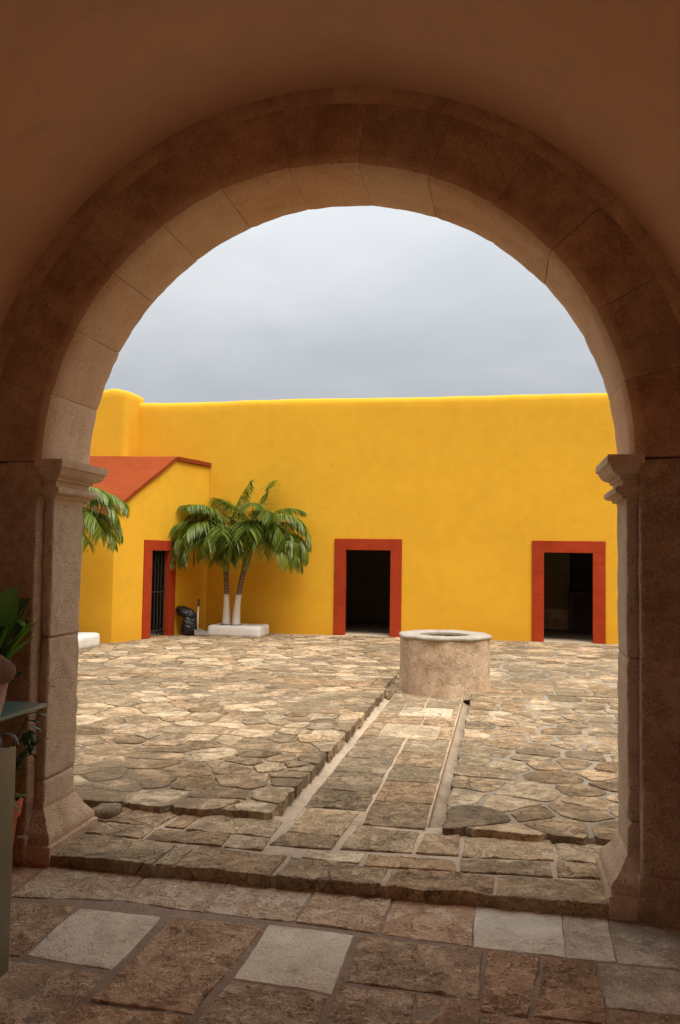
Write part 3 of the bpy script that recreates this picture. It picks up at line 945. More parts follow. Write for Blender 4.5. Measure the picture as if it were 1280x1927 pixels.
for side in (-1, 1):
    xa, xb = sorted((XC + side * XW, XC + side * (RO + 0.02)))
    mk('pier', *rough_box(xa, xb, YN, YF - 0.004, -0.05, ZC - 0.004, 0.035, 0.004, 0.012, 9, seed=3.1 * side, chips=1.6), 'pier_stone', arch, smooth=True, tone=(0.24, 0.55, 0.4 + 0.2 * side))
    xa, xb = sorted((XC + side * (XW - 0.005), XC + side * (RO + 0.01)))
    pil = mk('pilaster', *sweep(side, BAS, XP, side), 'pier_stone', arch, smooth=True, auto=38, tone=(0.50, 0.5, 0.3))
    pil['label'] = 'moulded stone pilaster on the left of the arch' if side < 0 else 'moulded stone pilaster on the right of the arch'
    for k, (z0, z1) in enumerate(((0.292, 0.445), (0.449, 1.262), (1.266, 2.06))):
        xi, xo = XC + side * XP, XC + side * (XW + 0.01)
        xa, xb = sorted((xi, xo))
        mk('shaft_block', *rough_box(xa, xb, YP0, YP1, z0, z1, 0.02, 0.0045, 0.011, 13, seed=k + 7 * side, chips=2.2), 'pier_stone', pil, smooth=True, tone=rtone(0.52, 0.05, 0.3))
    mk('capital', *sweep(side, CAP, XP, side + 4), 'pier_stone', pil, smooth=True, auto=38, tone=(0.60, 0.35, 0.2))
    # low plinth along the foot of the pier
    xa, xb = sorted((XC + side * (XW - 0.02), XC + side * (RO + 0.02)))
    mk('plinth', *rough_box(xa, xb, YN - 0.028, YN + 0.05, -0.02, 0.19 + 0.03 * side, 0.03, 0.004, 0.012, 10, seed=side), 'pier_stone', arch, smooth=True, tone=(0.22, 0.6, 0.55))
tag(mk('loose_stone', *rough_box(-2.60, -2.44, 5.10, 5.30, 0.05, 0.125, 0.02, 0.012, 0.03, 9, seed=2), 'court_stone', smooth=True, tone=(0.55, 0.2, 0.4), loc=(-2.5, 5.2, 0.07)), 'rough block of stone behind the foot of the left pilaster', 'stone')

# ================================================================ FAR YELLOW BUILDING
D1 = (-3.53, -2.075, -3.285, -2.315)     # outer left, outer right, opening left, opening right
D2 = (0.615, 2.07, 0.855, 1.825)
ZT, ZO = 2.175, 1.935
bld = empty('yellow_building', (-1.0, W, 0), 'long plain yellow wall building with two red-framed doorways', 'building')
ZP = 4.95
mk('wall', *holed_wall(-12.5, 10.5, -0.1, ZP, W, W + 0.62, [(D1[0] + 0.03, D1[1] - 0.03, -0.2, ZT - 0.03), (D2[0] + 0.03, D2[1] - 0.03, -0.2, ZT - 0.03)], 0.22, 0.02), 'yellow', bld, smooth=True, auto=40)
def parapet():
    V, F = [], []
    xs = np.linspace(-12.5, 10.5, 110)
    for i, x in enumerate(xs):
        hz = 0.03 * noise.noise(Vector((x * 0.35, 3, 0))) + 0.012 * noise.noise(Vector((x * 1.7, 5, 0)))
        prof = [(0.0, ZP), (0.0, 5.10), (0.008, 5.15), (0.032, 5.195), (0.075, 5.228), (0.16, 5.245), (0.36, 5.24), (0.52, 5.19), (0.60, 5.1), (0.62, ZP)]
        for k, (dy, z) in enumerate(prof):
            d = 0.02 * (nz((x, 0, z), 0.5, 2) + 0.4 * nz((x, 0, z), 1.7, 5)) if k < 5 else 0
            V.append((x, W + dy + d, z + (hz if k > 1 and k < 9 else 0)))
        if i:
            m = len(prof)
            for k in range(m - 1): F.append(((i - 1) * m + k, (i - 1) * m + k + 1, i * m + k + 1, i * m + k))
    return V, F
mk('parapet', *parapet(), 'yellow', bld, smooth=True)
def frame(D, splits_l, splits_r, lint):
    """Red painted stone surround, each block its own piece, 2.5 cm proud of the wall."""
    y0, y1 = W - 0.028, W + 0.10
    top = mk('door_frame', *rough_box(D[0], D[1], y0, y1, ZO, ZT, 0.3, 0.0008, 0.003, 6), 'red_frame', bld, smooth=True, auto=15)
    for xa, xb, sp in ((D[0], D[2], splits_l), (D[3], D[1], splits_r)):
        zs = [CZ - 0.04] + sp + [ZO]
        for a, b in zip(zs[:-1], zs[1:]):
            mk('frame_block', *rough_box(xa, xb, y0 + random.uniform(-0.0015, 0.0015), y1, a + 0.0015, b - 0.0015, 0.3, 0.0008, 0.003, 6), 'red_frame', top, smooth=True, auto=15)
    return top
frame(D1, [0.78], [0.36, 0.72], 0)
frame(D2, [0.63, 1.07, 1.53], [0.60, 1.13, 1.73], 0)
# dim rooms behind the doorways
def room(x0, x1, y1, z1, mat='room'):
    y0 = W + 0.625
    V = [(x0, y0, CZ), (x1, y0, CZ), (x1, y1, CZ), (x0, y1, CZ), (x0, y0, z1), (x1, y0, z1), (x1, y1, z1), (x0, y1, z1)]
    mk('room_floor', V[:4], [(0, 1, 2, 3)], 'room_floor', bld, tone=(0.4, 0.3, 0.2))
    mk('room_wall', V, [(3, 2, 6, 7), (0, 3, 7, 4), (1, 5, 6, 2), (4, 7, 6, 5)], mat, bld)
room(-5.5, -1.2, 22.5, 3.0)
room(-0.8, 5.0, 23.0, 3.0)
mk('door_sill', *rough_box(D1[0] + 0.04, D1[1] - 0.04, W - 0.015, W + 0.62, 0.05, CZ + 0.010, 0.15, 0.002, 0.006, 6), 'pale_mortar', bld, smooth=True, tone=(0.4, 0.4, 0.4))
mk('door_sill', *rough_box(D2[0] + 0.04, D2[1] - 0.04, W - 0.015, W + 0.62, 0.05, CZ + 0.010, 0.15, 0.002, 0.006, 6), 'pale_mortar', bld, smooth=True, tone=(0.4, 0.4, 0.8))
mk('inner_partition', *box(0.3, 1.62, 21.2, 21.35, CZ, 2.6), 'room', bld)
mk('partition_footing', *rough_box(0.28, 1.63, 21.02, 21.2, CZ, 0.62, 0.08, 0.01, 0.02, 6), 'well', bld, smooth=True, tone=(0.5, 0.4, 0.1))
cnt = empty('counter', (1.95, 20.6, CZ), 'dark counter inside the right doorway, barely visible', 'counter')
mk('counter_top', *box(1.55, 2.7, 20.3, 20.9, 1.00, 1.05), 'wood', cnt)
for xx in (1.6, 2.1, 2.6): mk('leg', *box(xx - 0.04, xx + 0.04, 20.36, 20.44, CZ, 1.0), 'wood', cnt)
mk('back_panel', *box(1.58, 2.68, 20.80, 20.84, CZ, 0.998), 'wood', cnt)

# thick rounded buttress at the left end of the wall
def buttress():
    x0, x1, y0, y1 = -9.9, -8.12, 17.25, 18.2
    V, F = rough_box(x0, x1, y0, y1, -0.05, 5.47, 0.07, 0.006, 0.10, 2)
    out = []
    for x, y, z in V:
        if z > 4.9:
            k = (z - 4.9) / 0.57
            dx = abs(x - (-8.50)); z -= k * (0.22 * max(0, dx - 0.05) + 0.06 * max(0, 17.7 - y))
        out.append((x, y, z))
    return out, F
tag(mk('buttress', *buttress(), 'yellow', smooth=True, loc=(-9.0, 17.7, 0)), 'thick yellow buttress with rounded top at the left end of the far wall', 'buttress')

# right wing closing the courtyard, out of the picture
tag(mk('side_wall', *rough_box(9.6, 10.2, 5.0, 17.80, -0.1, 4.6, 0.5, 0.01, 0.12, 1), 'yellow', smooth=True, loc=(9.9, 11, 0)), 'yellow side wall closing the right of the courtyard', 'wall')

# ================================================================ LEAN-TO WITH THE RED ROOF
A = Vector((-7.15, 14.78)); C = Vector((-6.40, 17.85))
U = (C - A).normalized(); N2 = Vector((U.y, -U.x)); LEN = (C - A).length
def P(s, z, off=0.0):
    q = A + U * s + N2 * off
    return (q.x, q.y, z)
lt = empty('lean_to', (-8.5, 16.5, 0), 'low yellow lean-to with sloping red roof and red-framed barred door', 'building')
ds0, ds1, dz1 = 1.14, 1.74, 1.855
def roofz(s): return 2.585 + 0.615 * s if s < 1.87 else 3.735
def leanto_wall():
    V, F = [], []
    ss = sorted(set([0.0, 0.3, 0.6, ds0, ds1, 1.87, 2.19, 2.235, 2.615, 2.66, LEN - 0.002]))
    zz = [-0.05, CZ + 0.01, 0.6, 1.2, 1.535, 1.835, dz1]
    # side face, with the doorway
    for a, b in zip(ss[:-1], ss[1:]):
        col = zz
        for c, d in zip(col[:-1], col[1:]):
            if a >= ds0 - 1e-6 and b <= ds1 + 1e-6 and c >= CZ: continue
            if abs(c - 1.535) < 1e-6 and (abs(a - 2.19) < 1e-6 or abs(a - 2.615) < 1e-6): continue
            n = len(V); V += [P(a, c), P(b, c), P(b, d), P(a, d)]; F.append((n, n + 1, n + 2, n + 3))
        n = len(V); V += [P(a, dz1), P(b, dz1), P(b, roofz(b)), P(a, roofz(a))]; F.append((n, n + 1, n + 2, n + 3))
    # front face
    n = len(V); V += [(-13.0, 14.10, -0.05), P(0, -0.05), P(0, roofz(0)), (-13.0, 14.10, roofz(0))]; F.append((n, n + 1, n + 2, n + 3))
    # reveals of the doorway
    dep = -0.09
    n = len(V)
    V += [P(ds0, CZ), P(ds0, dz1), P(ds1, dz1), P(ds1, CZ), P(ds0, CZ, dep), P(ds0, dz1, dep), P(ds1, dz1, dep), P(ds1, CZ, dep)]
    F += [(n, n + 1, n + 5, n + 4), (n + 1, n + 2, n + 6, n + 5), (n + 2, n + 3, n + 7, n + 6)]
    return V, F
lw = mk('wall', *leanto_wall(), 'yellow', lt)
bm = bmesh.new(); bm.from_mesh(lw.data); bmesh.ops.remove_doubles(bm, verts=bm.verts, dist=1e-4); bm.to_mesh(lw.data); bm.free()
# roof: sloping sheet and flat strip at the back, overhanging the gable by 4 cm
def roof():
    V, F = [], []
    prof = [(-0.10, roofz(-0.10)), (1.87, roofz(1.87)), (LEN - 0.004, 3.74)]
    for th in (0.004, 0.09):
        for off in (0.045, None):
            for i, (s, z) in enumerate(prof):
                if off is None:
                    q = P(s, z + th, 0.045); V.append((-13.0, q[1] - 0.6 if i < 2 else q[1], z + th))
                else: V.append(P(s, z + th, off))
    # indices: th0: 0-2 gable, 3-5 far ; th1: 6-8 gable, 9-11 far
    for i in range(2):
        F += [(i, i + 1, i + 4, i + 3), (6 + i, 9 + i, 10 + i, 7 + i), (i, 6 + i, 7 + i, i + 1), (3 + i, 4 + i, 10 + i, 9 + i)]
    F += [(0, 3, 9, 6), (2, 8, 11, 5)]
    return V, F
rf = mk('roof', *roof(), 'red_roof', lt)
bm = bmesh.new(); bm.from_mesh(rf.data)
bmesh.ops.subdivide_edges(bm, edges=bm.edges, cuts=14, use_grid_fill=True)
for v in bm.verts:
    v.co += noise.noise_vector(v.co * 2.5) * 0.010 + noise.noise_vector(v.co * 11) * 0.005
bm.to_mesh(rf.data); bm.free()
# door surround
def obox(s0, s1, z0, z1, o0, o1):
    V = [P(s, z, o) for s in (s0, s1) for z in (z0, z1) for o in (o0, o1)]
    return V, [(0, 1, 3, 2), (4, 6, 7, 5), (0, 4, 5, 1), (2, 3, 7, 6), (0, 2, 6, 4), (1, 5, 7, 3)]
lf = mk('door_frame', *obox(0.90, 1.95, dz1, 2.06, -0.10, 0.028), 'red_frame', lt)
mk('frame_block', *obox(0.90, ds0 + 0.004, 0.05, dz1 - 0.004, -0.10, 0.026), 'red_frame', lf)
mk('frame_block', *obox(ds1 - 0.004, 1.95, 0.05, dz1 - 0.004, -0.10, 0.026), 'red_frame', lf)
gate = mk('iron_gate', *obox(ds0, ds1, 1.0, 1.03, -0.09, -0.07), 'iron', lt)
for k in range(6):
    s = ds0 + 0.04 + k * (ds1 - ds0 - 0.08) / 5
    mk('gate_bar', *tube([P(s, CZ + 0.02, -0.08), P(s, dz1 - 0.01, -0.08)], [0.011, 0.011], 8), 'iron', gate)
mk('gate_rail', *obox(ds0, ds1, 0.22, 0.25, -0.091, -0.071), 'iron', gate)
mk('inner_room', [P(0.2, CZ, -0.11), P(2.8, CZ, -0.11), P(2.8, CZ, -2.0), P(0.2, CZ, -2.0), P(0.2, 2.5, -0.11), P(2.8, 2.5, -0.11), P(2.8, 2.5, -2.0), P(0.2, 2.5, -2.0)],
   [(0, 1, 2, 3), (4, 7, 6, 5), (2, 3, 7, 6), (0, 3, 7, 4), (1, 2, 6, 5)], 'room', lt)
for a, b in ((2.19, 2.235), (2.615, 2.66)):
    q = [P(a, 1.535), P(b, 1.535), P(b, 1.835), P(a, 1.835), P(a, 1.535, -0.14), P(b, 1.535, -0.14), P(b, 1.835, -0.14), P(a, 1.835, -0.14)]
    mk('vent_slit', q, [(0, 1, 5, 4), (1, 2, 6, 5), (2, 3, 7, 6), (3, 0, 4, 7), (4, 5, 6, 7)], 'red_frame', lt)

# ================================================================ WELL
wl_c = (-0.722, 11.12)
well = empty('stone_well', (wl_c[0], wl_c[1], CZ), 'round stained plaster well with a grey stone rim', 'well')
def wob_body(a, r, z):
    p = (math.cos(a) * 2, math.sin(a) * 2, z * 2.5)
    return r + 0.012 * nz(p, 1.2, 3) + 0.005 * nz(p, 5, 1), z
prof = [(0.30, 0.75), (0.30, -0.3), (0.31, -0.3)]
body = [(0.595, CZ - 0.08), (0.590, 0.20), (0.583, 0.30), (0.579, 0.42), (0.577, 0.55), (0.577, 0.66), (0.578, 0.745), (0.42, 0.747), (0.335, 0.745), (0.33, 0.5), (0.33, 0.1), (0.33, -0.1), (0.01, -0.1)]
mk('well_body', *lathe(wl_c, body, 72, wob_body), 'well', well, smooth=True, auto=50, tone=(0.58, 0.55, 0.3))
def wob_rim(a, r, z):
    k = 1.0
    if r > 0.5:
        o = (a + 0.18) % (math.pi / 4) - math.pi / 8
        k = 0.35 + 0.65 * (math.cos(math.pi / 8) / math.cos(o)) if True else 1
        k = 0.955 + (k - 0.955) * 1.0
    p = (math.cos(a) * 2, math.sin(a) * 2, z * 2)
    return r * k + 0.008 * nz(p, 2.2, 6), z + 0.006 * nz(p, 2.0, 9)
rim = [(0.335, 0.75), (0.595, 0.744), (0.614, 0.750), (0.622, 0.768), (0.612, 0.788), (0.585, 0.795), (0.44, 0.797), (0.35, 0.793), (0.325, 0.78), (0.322, 0.752), (0.335, 0.75)]
mk('well_rim', *lathe(wl_c, rim, 80, wob_rim), 'well_rim', well, smooth=True, auto=50, tone=(0.55, 0.1, 0.8))

# ================================================================ PALMS
def frond(base, az, el, L, bend, leaf=0.42, tone=0.3, seed=0, power=1.3, n=30, twist=0.0):
    rs = random.Random(seed)
    pts, dirs = [], []
    p = Vector(base)
    h = Vector((math.cos(az), math.sin(az), 0))
    sidev = Vector((-math.sin(az), math.cos(az), 0))
    for i in range(n + 1):
        t = i / n
        e = el - bend * t ** power
        d = h * math.cos(e) + Vector((0, 0, 1)) * math.sin(e)
        d = (d + sidev * twist * t).normalized()
        pts.append(p.copy()); dirs.append(d)
        p = p + d * (L / n)
    V, F = tube(pts[::3], [0.016 * (1 - 0.85 * i / n) for i in range(0, n + 1, 3)], 5)
    T = [(tone, 0, 0, 1)] * len(V)
    m = 92
    for i in range(m):
        t = 0.10 + 0.90 * (i + rs.random() * 0.6) / m
        f = t * n; k = min(int(f), n - 1); u = f - k
        o = pts[k].lerp(pts[k + 1], u); d = dirs[k].lerp(dirs[k + 1], u).normalized()
        s0 = sidev - d * sidev.dot(d); s0.normalize()
        upv = s0.cross(d)
        if upv.z < 0 and abs(d.z) < 0.8: upv = -upv
        ll = leaf * (0.45 + 0.75 * math.sin(math.pi * min(1, t * 0.85 + 0.16)) ** 0.8) * rs.uniform(0.85, 1.15)
        for sg in (-1, 1):
            v = (s0 * sg * rs.uniform(0.75, 1.0) + d * rs.uniform(0.5, 0.9) + upv * rs.uniform(0.05, 0.45)).normalized()
            w = 0.5 * 0.028 * rs.uniform(0.8, 1.25)
            q = o.copy(); vv = v.copy()
            wn_ = vv.cross(Vector((0, 0, 1))).normalized() if abs(vv.z) < 0.95 else d
            b0 = len(V)
            segs = 4
            tn = min(1, max(0, tone + rs.uniform(-0.3, 0.42)))
            for j in range(segs + 1):
                ww = w * (0.55, 1.0, 0.9, 0.55, 0.04)[j]
                V.append(tuple(q - wn_ * ww)); V.append(tuple(q + wn_ * ww))
                T += [(min(1, tn + 0.12 * j / segs), 0, 0, 1)] * 2
                if j: F.append((b0 + 2 * j - 2, b0 + 2 * j - 1, b0 + 2 * j + 1, b0 + 2 * j))
                vv = (vv + Vector((0, 0, -1)) * rs.uniform(0.14, 0.5)).normalized()
                q = q + vv * ll / segs
    return V, F, T

def palm(name, label, foot, lean, h_white, h_trunk, h_shaft, fr, seed):
    foot = Vector(foot)
    t = empty(name, foot, label, 'palm tree', 'palm trees in the courtyard')
    def at(z): 
        k = (z - foot.z)
        return Vector((foot.x + lean[0] * k + lean[2] * k * k, foot.y + lean[1] * k, z))
    zs = np.linspace(foot.z - 0.05, h_trunk, 14)
    rr = [0.085 - 0.03 * min(1, (z - foot.z) / 0.5) + (0.004 * random.uniform(-1, 1)) for z in zs]
    tr = mk('trunk', *tube([at(z) for z in zs], rr, 12), 'trunk', t, smooth=True)
    zs2 = np.linspace(foot.z - 0.04, h_white, 9)
    mk('whitewash', *tube([at(z) for z in zs2], [0.089 - 0.03 * min(1, (z - foot.z) / 0.5) + 0.003 for z in zs2], 14), 'white', tr, smooth=True)
    zs3 = np.linspace(h_trunk - 0.02, h_shaft, 7)
    mk('crownshaft', *tube([at(z) for z in zs3], [0.062, 0.075, 0.078, 0.07, 0.06, 0.05, 0.04], 12), 'crownshaft', t, smooth=True)
    top = at(h_shaft - 0.06)
    for i, (az, el, L, bend, leaf, tone) in enumerate(fr):
        az = R(az)
        b = top + Vector((math.cos(az), math.sin(az), 0)) * 0.03
        V, F, T = frond(b, az, R(el), L, R(bend), leaf * 0.92, tone, seed * 100 + i)
        mk('frond', V, F, 'palm', t, smooth=False, tone=np.array(T))
    return t
# azimuth 0 = +X (right), 90 = away, 180 = left, 270 = towards the arch
palm('palm_tree', 'left trunk of the two palms growing from the white planter', (-5.685, 17.12, 0.30), (-0.01, 0.0, -0.018), 0.96, 1.44, 2.02,
     [(176, 74, 1.95, 165, 0.40, 0.25), (183, 58, 2.0, 155, 0.42, 0.30), (190, 40, 1.95, 135, 0.42, 0.38), (205, 66, 1.8, 165, 0.46, 0.25), (222, 56, 1.6, 160, 0.48, 0.30), (240, 68, 1.6, 165, 0.48, 0.2),
      (262, 50, 1.4, 155, 0.50, 0.40), (285, 62, 1.5, 160, 0.48, 0.3), (305, 50, 1.4, 150, 0.48, 0.35), (350, 72, 1.4, 130, 0.44, 0.2), (20, 85, 1.55, 35, 0.42, 0.10), (120, 80, 1.5, 70, 0.42, 0.15),
      (160, 80, 1.6, 110, 0.42, 0.15), (240, 84, 1.5, 110, 0.46, 0.12), (210, 30, 1.4, 115, 0.46, 0.5), (172, 30, 1.5, 115, 0.42, 0.45), (275, 30, 1.1, 120, 0.48, 0.5), (230, 38, 1.4, 140, 0.48, 0.42), (195, 84, 1.8, 135, 0.44, 0.12)], 3)
palm('palm_tree', 'leaning right trunk of the two palms growing from the white planter', (-5.46, 17.08, 0.30), (-0.012, 0.0, 0.12), 0.96, 1.48, 2.06,
     [(4, 62, 1.7, 155, 0.42, 0.28), (-6, 44, 1.6, 140, 0.42, 0.40), (338, 54, 1.6, 160, 0.48, 0.32), (320, 64, 1.6, 165, 0.50, 0.25), (300, 54, 1.45, 160, 0.50, 0.32), (280, 66, 1.55, 165, 0.50, 0.25),
      (262, 54, 1.4, 160, 0.50, 0.38), (238, 46, 1.25, 155, 0.48, 0.4), (350, 76, 1.65, 150, 0.44, 0.18), (20, 80, 1.5, 110, 0.42, 0.15), (60, 84, 1.55, 40, 0.42, 0.1), (170, 82, 1.4, 80, 0.42, 0.15),
      (285, 84, 1.5, 110, 0.46, 0.12), (325, 26, 1.45, 115, 0.46, 0.5), (350, 24, 1.4, 112, 0.44, 0.5), (255, 26, 1.1, 115, 0.48, 0.5), (305, 80, 1.6, 140, 0.46, 0.15), (10, 30, 1.35, 110, 0.42, 0.48), (338, 38, 1.5, 135, 0.46, 0.42)], 5)
palm('palm_tree', 'palm half hidden behind the left pilaster, fronds before the red roof', (-7.95, 13.80, 0.30), (0.02, 0.0, 0.0), 0.9, 1.75, 2.32,
     [(352, 58, 1.75, 130, 0.48, 0.25), (338, 44, 1.65, 128, 0.50, 0.35), (8, 66, 1.75, 130, 0.46, 0.25), (300, 50, 1.5, 140, 0.50, 0.3), (357, 28, 1.5, 100, 0.48, 0.45), (262, 55, 1.5, 140, 0.48, 0.3),
      (200, 50, 1.5, 130, 0.46, 0.3), (160, 60, 1.5, 130, 0.46, 0.3), (230, 70, 1.4, 100, 0.46, 0.2), (20, 74, 1.3, 110, 0.44, 0.15), (320, 68, 1.5, 130, 0.48, 0.2), (345, 70, 1.7, 125, 0.46, 0.2), (330, 22, 1.4, 90, 0.48, 0.5), (15, 40, 1.5, 115, 0.46, 0.35)], 9)

def planter(label, x0, x1, y0, y1, z1, seed, feet):
    t = empty('planter', ((x0 + x1) / 2, (y0 + y1) / 2, CZ), label, 'planter', 'white planters round the palms')
    V, F = rough_box(x0, x1, y0, y1, CZ - 0.03, z1, 0.05, 0.008, 0.055, 6, seed=seed)
    mk('kerb', V, F, 'white', t, smooth=True)
    for k, (px, py) in enumerate(feet):
        mk('soil', *lathe((px, py), [(0.0, z1 + 0.012), (0.11, z1 + 0.008), (0.15, z1 - 0.01)], 18), 'soil', t, smooth=True)
planter('low white planter kerb under the two palms', -6.0, -4.86, 16.80, 17.55, 0.325, 1.0, ((-5.685, 17.12), (-5.46, 17.08)))
planter('white planter kerb end showing beside the left pilaster', -9.0, -7.12, 13.40, 14.30, 0.345, 4.0, ((-7.95, 13.80),))

# ================================================================ BAGS AND DUSTPAN
def bag(c, r, seed, flat=1.0, lean=(0, 0)):
    bm = bmesh.new()
    bmesh.ops.create_icosphere(bm, subdivisions=5, radius=1.0)
    V = []
    for v in bm.verts:
        p = v.co.normalized()
        k = 1 + 0.16 * noise.noise(p * 1.6 + Vector((seed, 0, 0))) + 0.09 * (1 - abs(noise.noise(p * 4.0 + Vector((0, seed, 0)))) * 2) + 0.05 * noise.noise(p * 9) + 0.05 * (0.5 - abs(noise.noise(Vector((p.x * 7 + p.z * 3, p.y * 7, p.z * 2 + seed)))) * 2)
        q = Vector((p.x * r[0] * k, p.y * r[1] * k, p.z * r[2] * k))
        if q.z < -r[2] * 0.85: q.z = -r[2] * 0.85
        q.x += lean[0] * q.z; q.y += lean[1] * q.z
        V.append((c[0] + q.x, c[1] + q.y, c[2] + q.z))
    F = [tuple(v.index for v in f.verts) for f in bm.faces]
    bm.free()
    return V, F
bx, by = -6.36, 16.72
tag(mk('garbage_bag', *bag((bx, by, CZ + 0.19), (0.155, 0.16, 0.22), 3), 'bag', smooth=True, loc=(bx, by, CZ)), 'round black plastic rubbish bag standing on the ground by the red door frame', 'bag')
tag(mk('garbage_bag', *bag((bx - 0.08, by + 0.02, CZ + 0.46), (0.19, 0.14, 0.125), 8, lean=(-0.7, 0)), 'bag', smooth=True, loc=(bx, by, CZ + 0.38)), 'black plastic rubbish bag slumped on top of another bag', 'bag')
dp = empty('dustpan', (-6.18, 16.72, CZ), 'long-handled dustpan with white handle leaning by the black bags', 'dustpan')
mk('handle', *tube([(-6.18, 16.72, CZ + 0.05), (-6.175, 16.74, CZ + 0.62)], [0.014, 0.014], 10), 'white_metal', dp, smooth=True)
mk('grip', *tube([(-6.175, 16.74, CZ + 0.60), (-6.173, 16.745, CZ + 0.75)], [0.018, 0.018], 10), 'grip', dp, smooth=True)
mk('pan', [(-6.20, 16.62, CZ + 0.012), (-5.94, 16.60, CZ + 0.012), (-5.94, 16.82, CZ + 0.012), (-6.20, 16.84, CZ + 0.012), (-6.21, 16.61, CZ + 0.13), (-5.93, 16.59, CZ + 0.03), (-5.93, 16.83, CZ + 0.06), (-6.21, 16.85, CZ + 0.14)],
   [(0, 1, 2, 3), (0, 4, 5, 1), (3, 2, 6, 7), (0, 3, 7, 4)], 'grey_metal', dp)

# ================================================================ LEFT FOREGROUND
tb = empty('glass_table', (-2.6, 3.7, 0), 'side table with grey-green glass top at the left edge', 'table')
mk('glass_top', *rough_box(-2.98, -2.27, 3.36, 3.99, 0.972, 0.992, 0.2, 0.0, 0.004, 5), 'glass', tb, smooth=True, auto=40)
for xx, yy in ((-2.92, 3.42), (-2.66, 3.42), (-2.92, 3.92), (-2.66, 3.92)):
    mk('leg', *tube([(xx, yy, 0), (xx, yy, 0.972)], [0.015, 0.015], 10), 'iron', tb, smooth=True)
pn = empty('cabinet', (-2.3, 2.85, 0), 'olive grey upright cabinet at the lower left edge', 'cabinet')
mk('side_panel', *rough_box(-2.045, -2.020, 2.40, 3.315, 0.004, 0.932, 0.3, 0.0, 0.003, 4), 'olive', pn, smooth=True, auto=40)
mk('carcass', *rough_box(-2.60, -2.0455, 2.41, 3.31, 0.02, 0.925, 0.3, 0.0, 0.003, 4), 'olive', pn, smooth=True, auto=40)
mk('handle', *tube([(-2.3, 2.40, 0.6), (-2.3, 2.375, 0.6), (-2.3, 2.375, 0.75), (-2.3, 2.40, 0.75)], [0.006] * 4, 8), 'iron', pn, smooth=True)
def sack():
    c = (-2.195, 3.06)
    z0 = 0.926
    def wob(a, r, z):
        t = max(0, (z - 1.2) / 0.15)
        r2 = r * (1 + 0.04 * math.sin(5 * a + 1) * t + 0.03 * math.sin(9 * a) * t) + 0.008 * nz((math.cos(a), math.sin(a), z * 3), 3, 2)
        return r2, z + 0.012 * math.sin(4 * a + 0.5) * t
    body = [(0.0, z0), (0.09, z0 + 0.001), (0.14, 0.96), (0.185, 1.02), (0.215, 1.08), (0.232, 1.15), (0.243, 1.21), (0.246, 1.245), (0.235, 1.25)]
    cuff = [(0.24, 1.225), (0.258, 1.235), (0.272, 1.26), (0.266, 1.287), (0.24, 1.31), (0.20, 1.335), (0.175, 1.36), (0.16, 1.352), (0.15, 1.31), (0.12, 1.27), (0.0, 1.25)]
    s = empty('cloth_sack', (c[0], c[1], z0), 'pale pink cloth sack with knitted brown cuff on the olive cabinet', 'sack')
    mk('sack_body', *lathe(c, body, 56, wob), 'cloth', s, smooth=True)
    mk('cuff', *lathe(c, cuff, 80, wob), 'knit', s, smooth=True)
sack()

# potted plants against the left pier
def blade(base, az, el, L, w, bend, mat, par, tone=0.3, seg=9, fold=0.25, shape='strap', name='leaf', seed=0, roll=0.0):
    V, F, T = [], [], []
    p = Vector(base); h = Vector((math.cos(az), math.sin(az), 0))
    side = Vector((-math.sin(az), math.cos(az), 0))
    for i in range(seg + 1):
        t = i / seg
        e = el - bend * t ** 1.4
        d = h * math.cos(e) + Vector((0, 0, 1)) * math.sin(e)
        upv = side.cross(d)
        sv = (side * math.cos(roll) + upv * math.sin(roll))
        if shape == 'strap': ww = w * (0.35 + 0.65 * min(1, t * 5)) * (1 - t ** 2.2) ** 0.8
        elif shape == 'round': ww = w * math.sin(math.pi * min(1, max(0, t * 0.98 + 0.02)) ** 0.8) ** 0.7
        else: ww = w * math.sin(math.pi * t ** 0.7) ** 0.85
        ww = max(ww, 0.0006)
        n_ = sv.cross(d)
        for k, u in enumerate((-1, -0.5, 0, 0.5, 1)):
            j = 1.0
            if shape == 'split' and abs(u) == 1 and i % 2: j = 0.62
            V.append(tuple(p + sv * ww * u * j + n_ * fold * ww * abs(u)))
            T.append((tone + (0.15 if u == 0 else 0), 0, 0, 1))
        if i:
            for k in range(4): F.append(((i - 1) * 5 + k, (i - 1) * 5 + k + 1, i * 5 + k + 1, i * 5 + k))
        p = p + d * L / seg
    return mk(name, V, F, mat, par, smooth=True, tone=np.array(T))
def pot(par, c, h, r):
    prof = [(0.0, 0.003), (r * 0.68, 0.003), (r * 0.90, h * 0.80), (r, h * 0.81), (r * 1.06, h * 0.97), (r * 1.04, h), (r * 0.95, h), (r * 0.90, h * 0.9), (0.0, h * 0.9)]
    p = mk('pot', *lathe(c, prof, 36), 'terracotta', par, smooth=True, auto=50)
    mk('soil', *lathe(c, [(0.0, h * 0.915), (r * 0.905, h * 0.912)], 24), 'soil', p, smooth=True)
pc = (-2.665, 4.12)
pp = empty('potted_plant', (pc[0], pc[1], 0), 'leafy plant in a terracotta pot at the foot of the left pier', 'plant')
pot(pp, pc, 0.445, 0.165)
rs = random.Random(4)
def stem(pts, par, r=0.006): return mk('stem', *tube(pts, [r] * len(pts), 6), 'stalk', par, smooth=True)
for k in range(15):      # low fresh leaves over the rim
    blade((pc[0] + rs.uniform(-.05, .07), pc[1] + rs.uniform(-.08, .05), 0.42), R(rs.uniform(-80, 60)), R(rs.uniform(35, 75)), rs.uniform(0.16, 0.30), 0.028, R(rs.uniform(50, 110)), 'leaf_bright', pp, rs.uniform(.1, .9), shape='oval', seed=k)
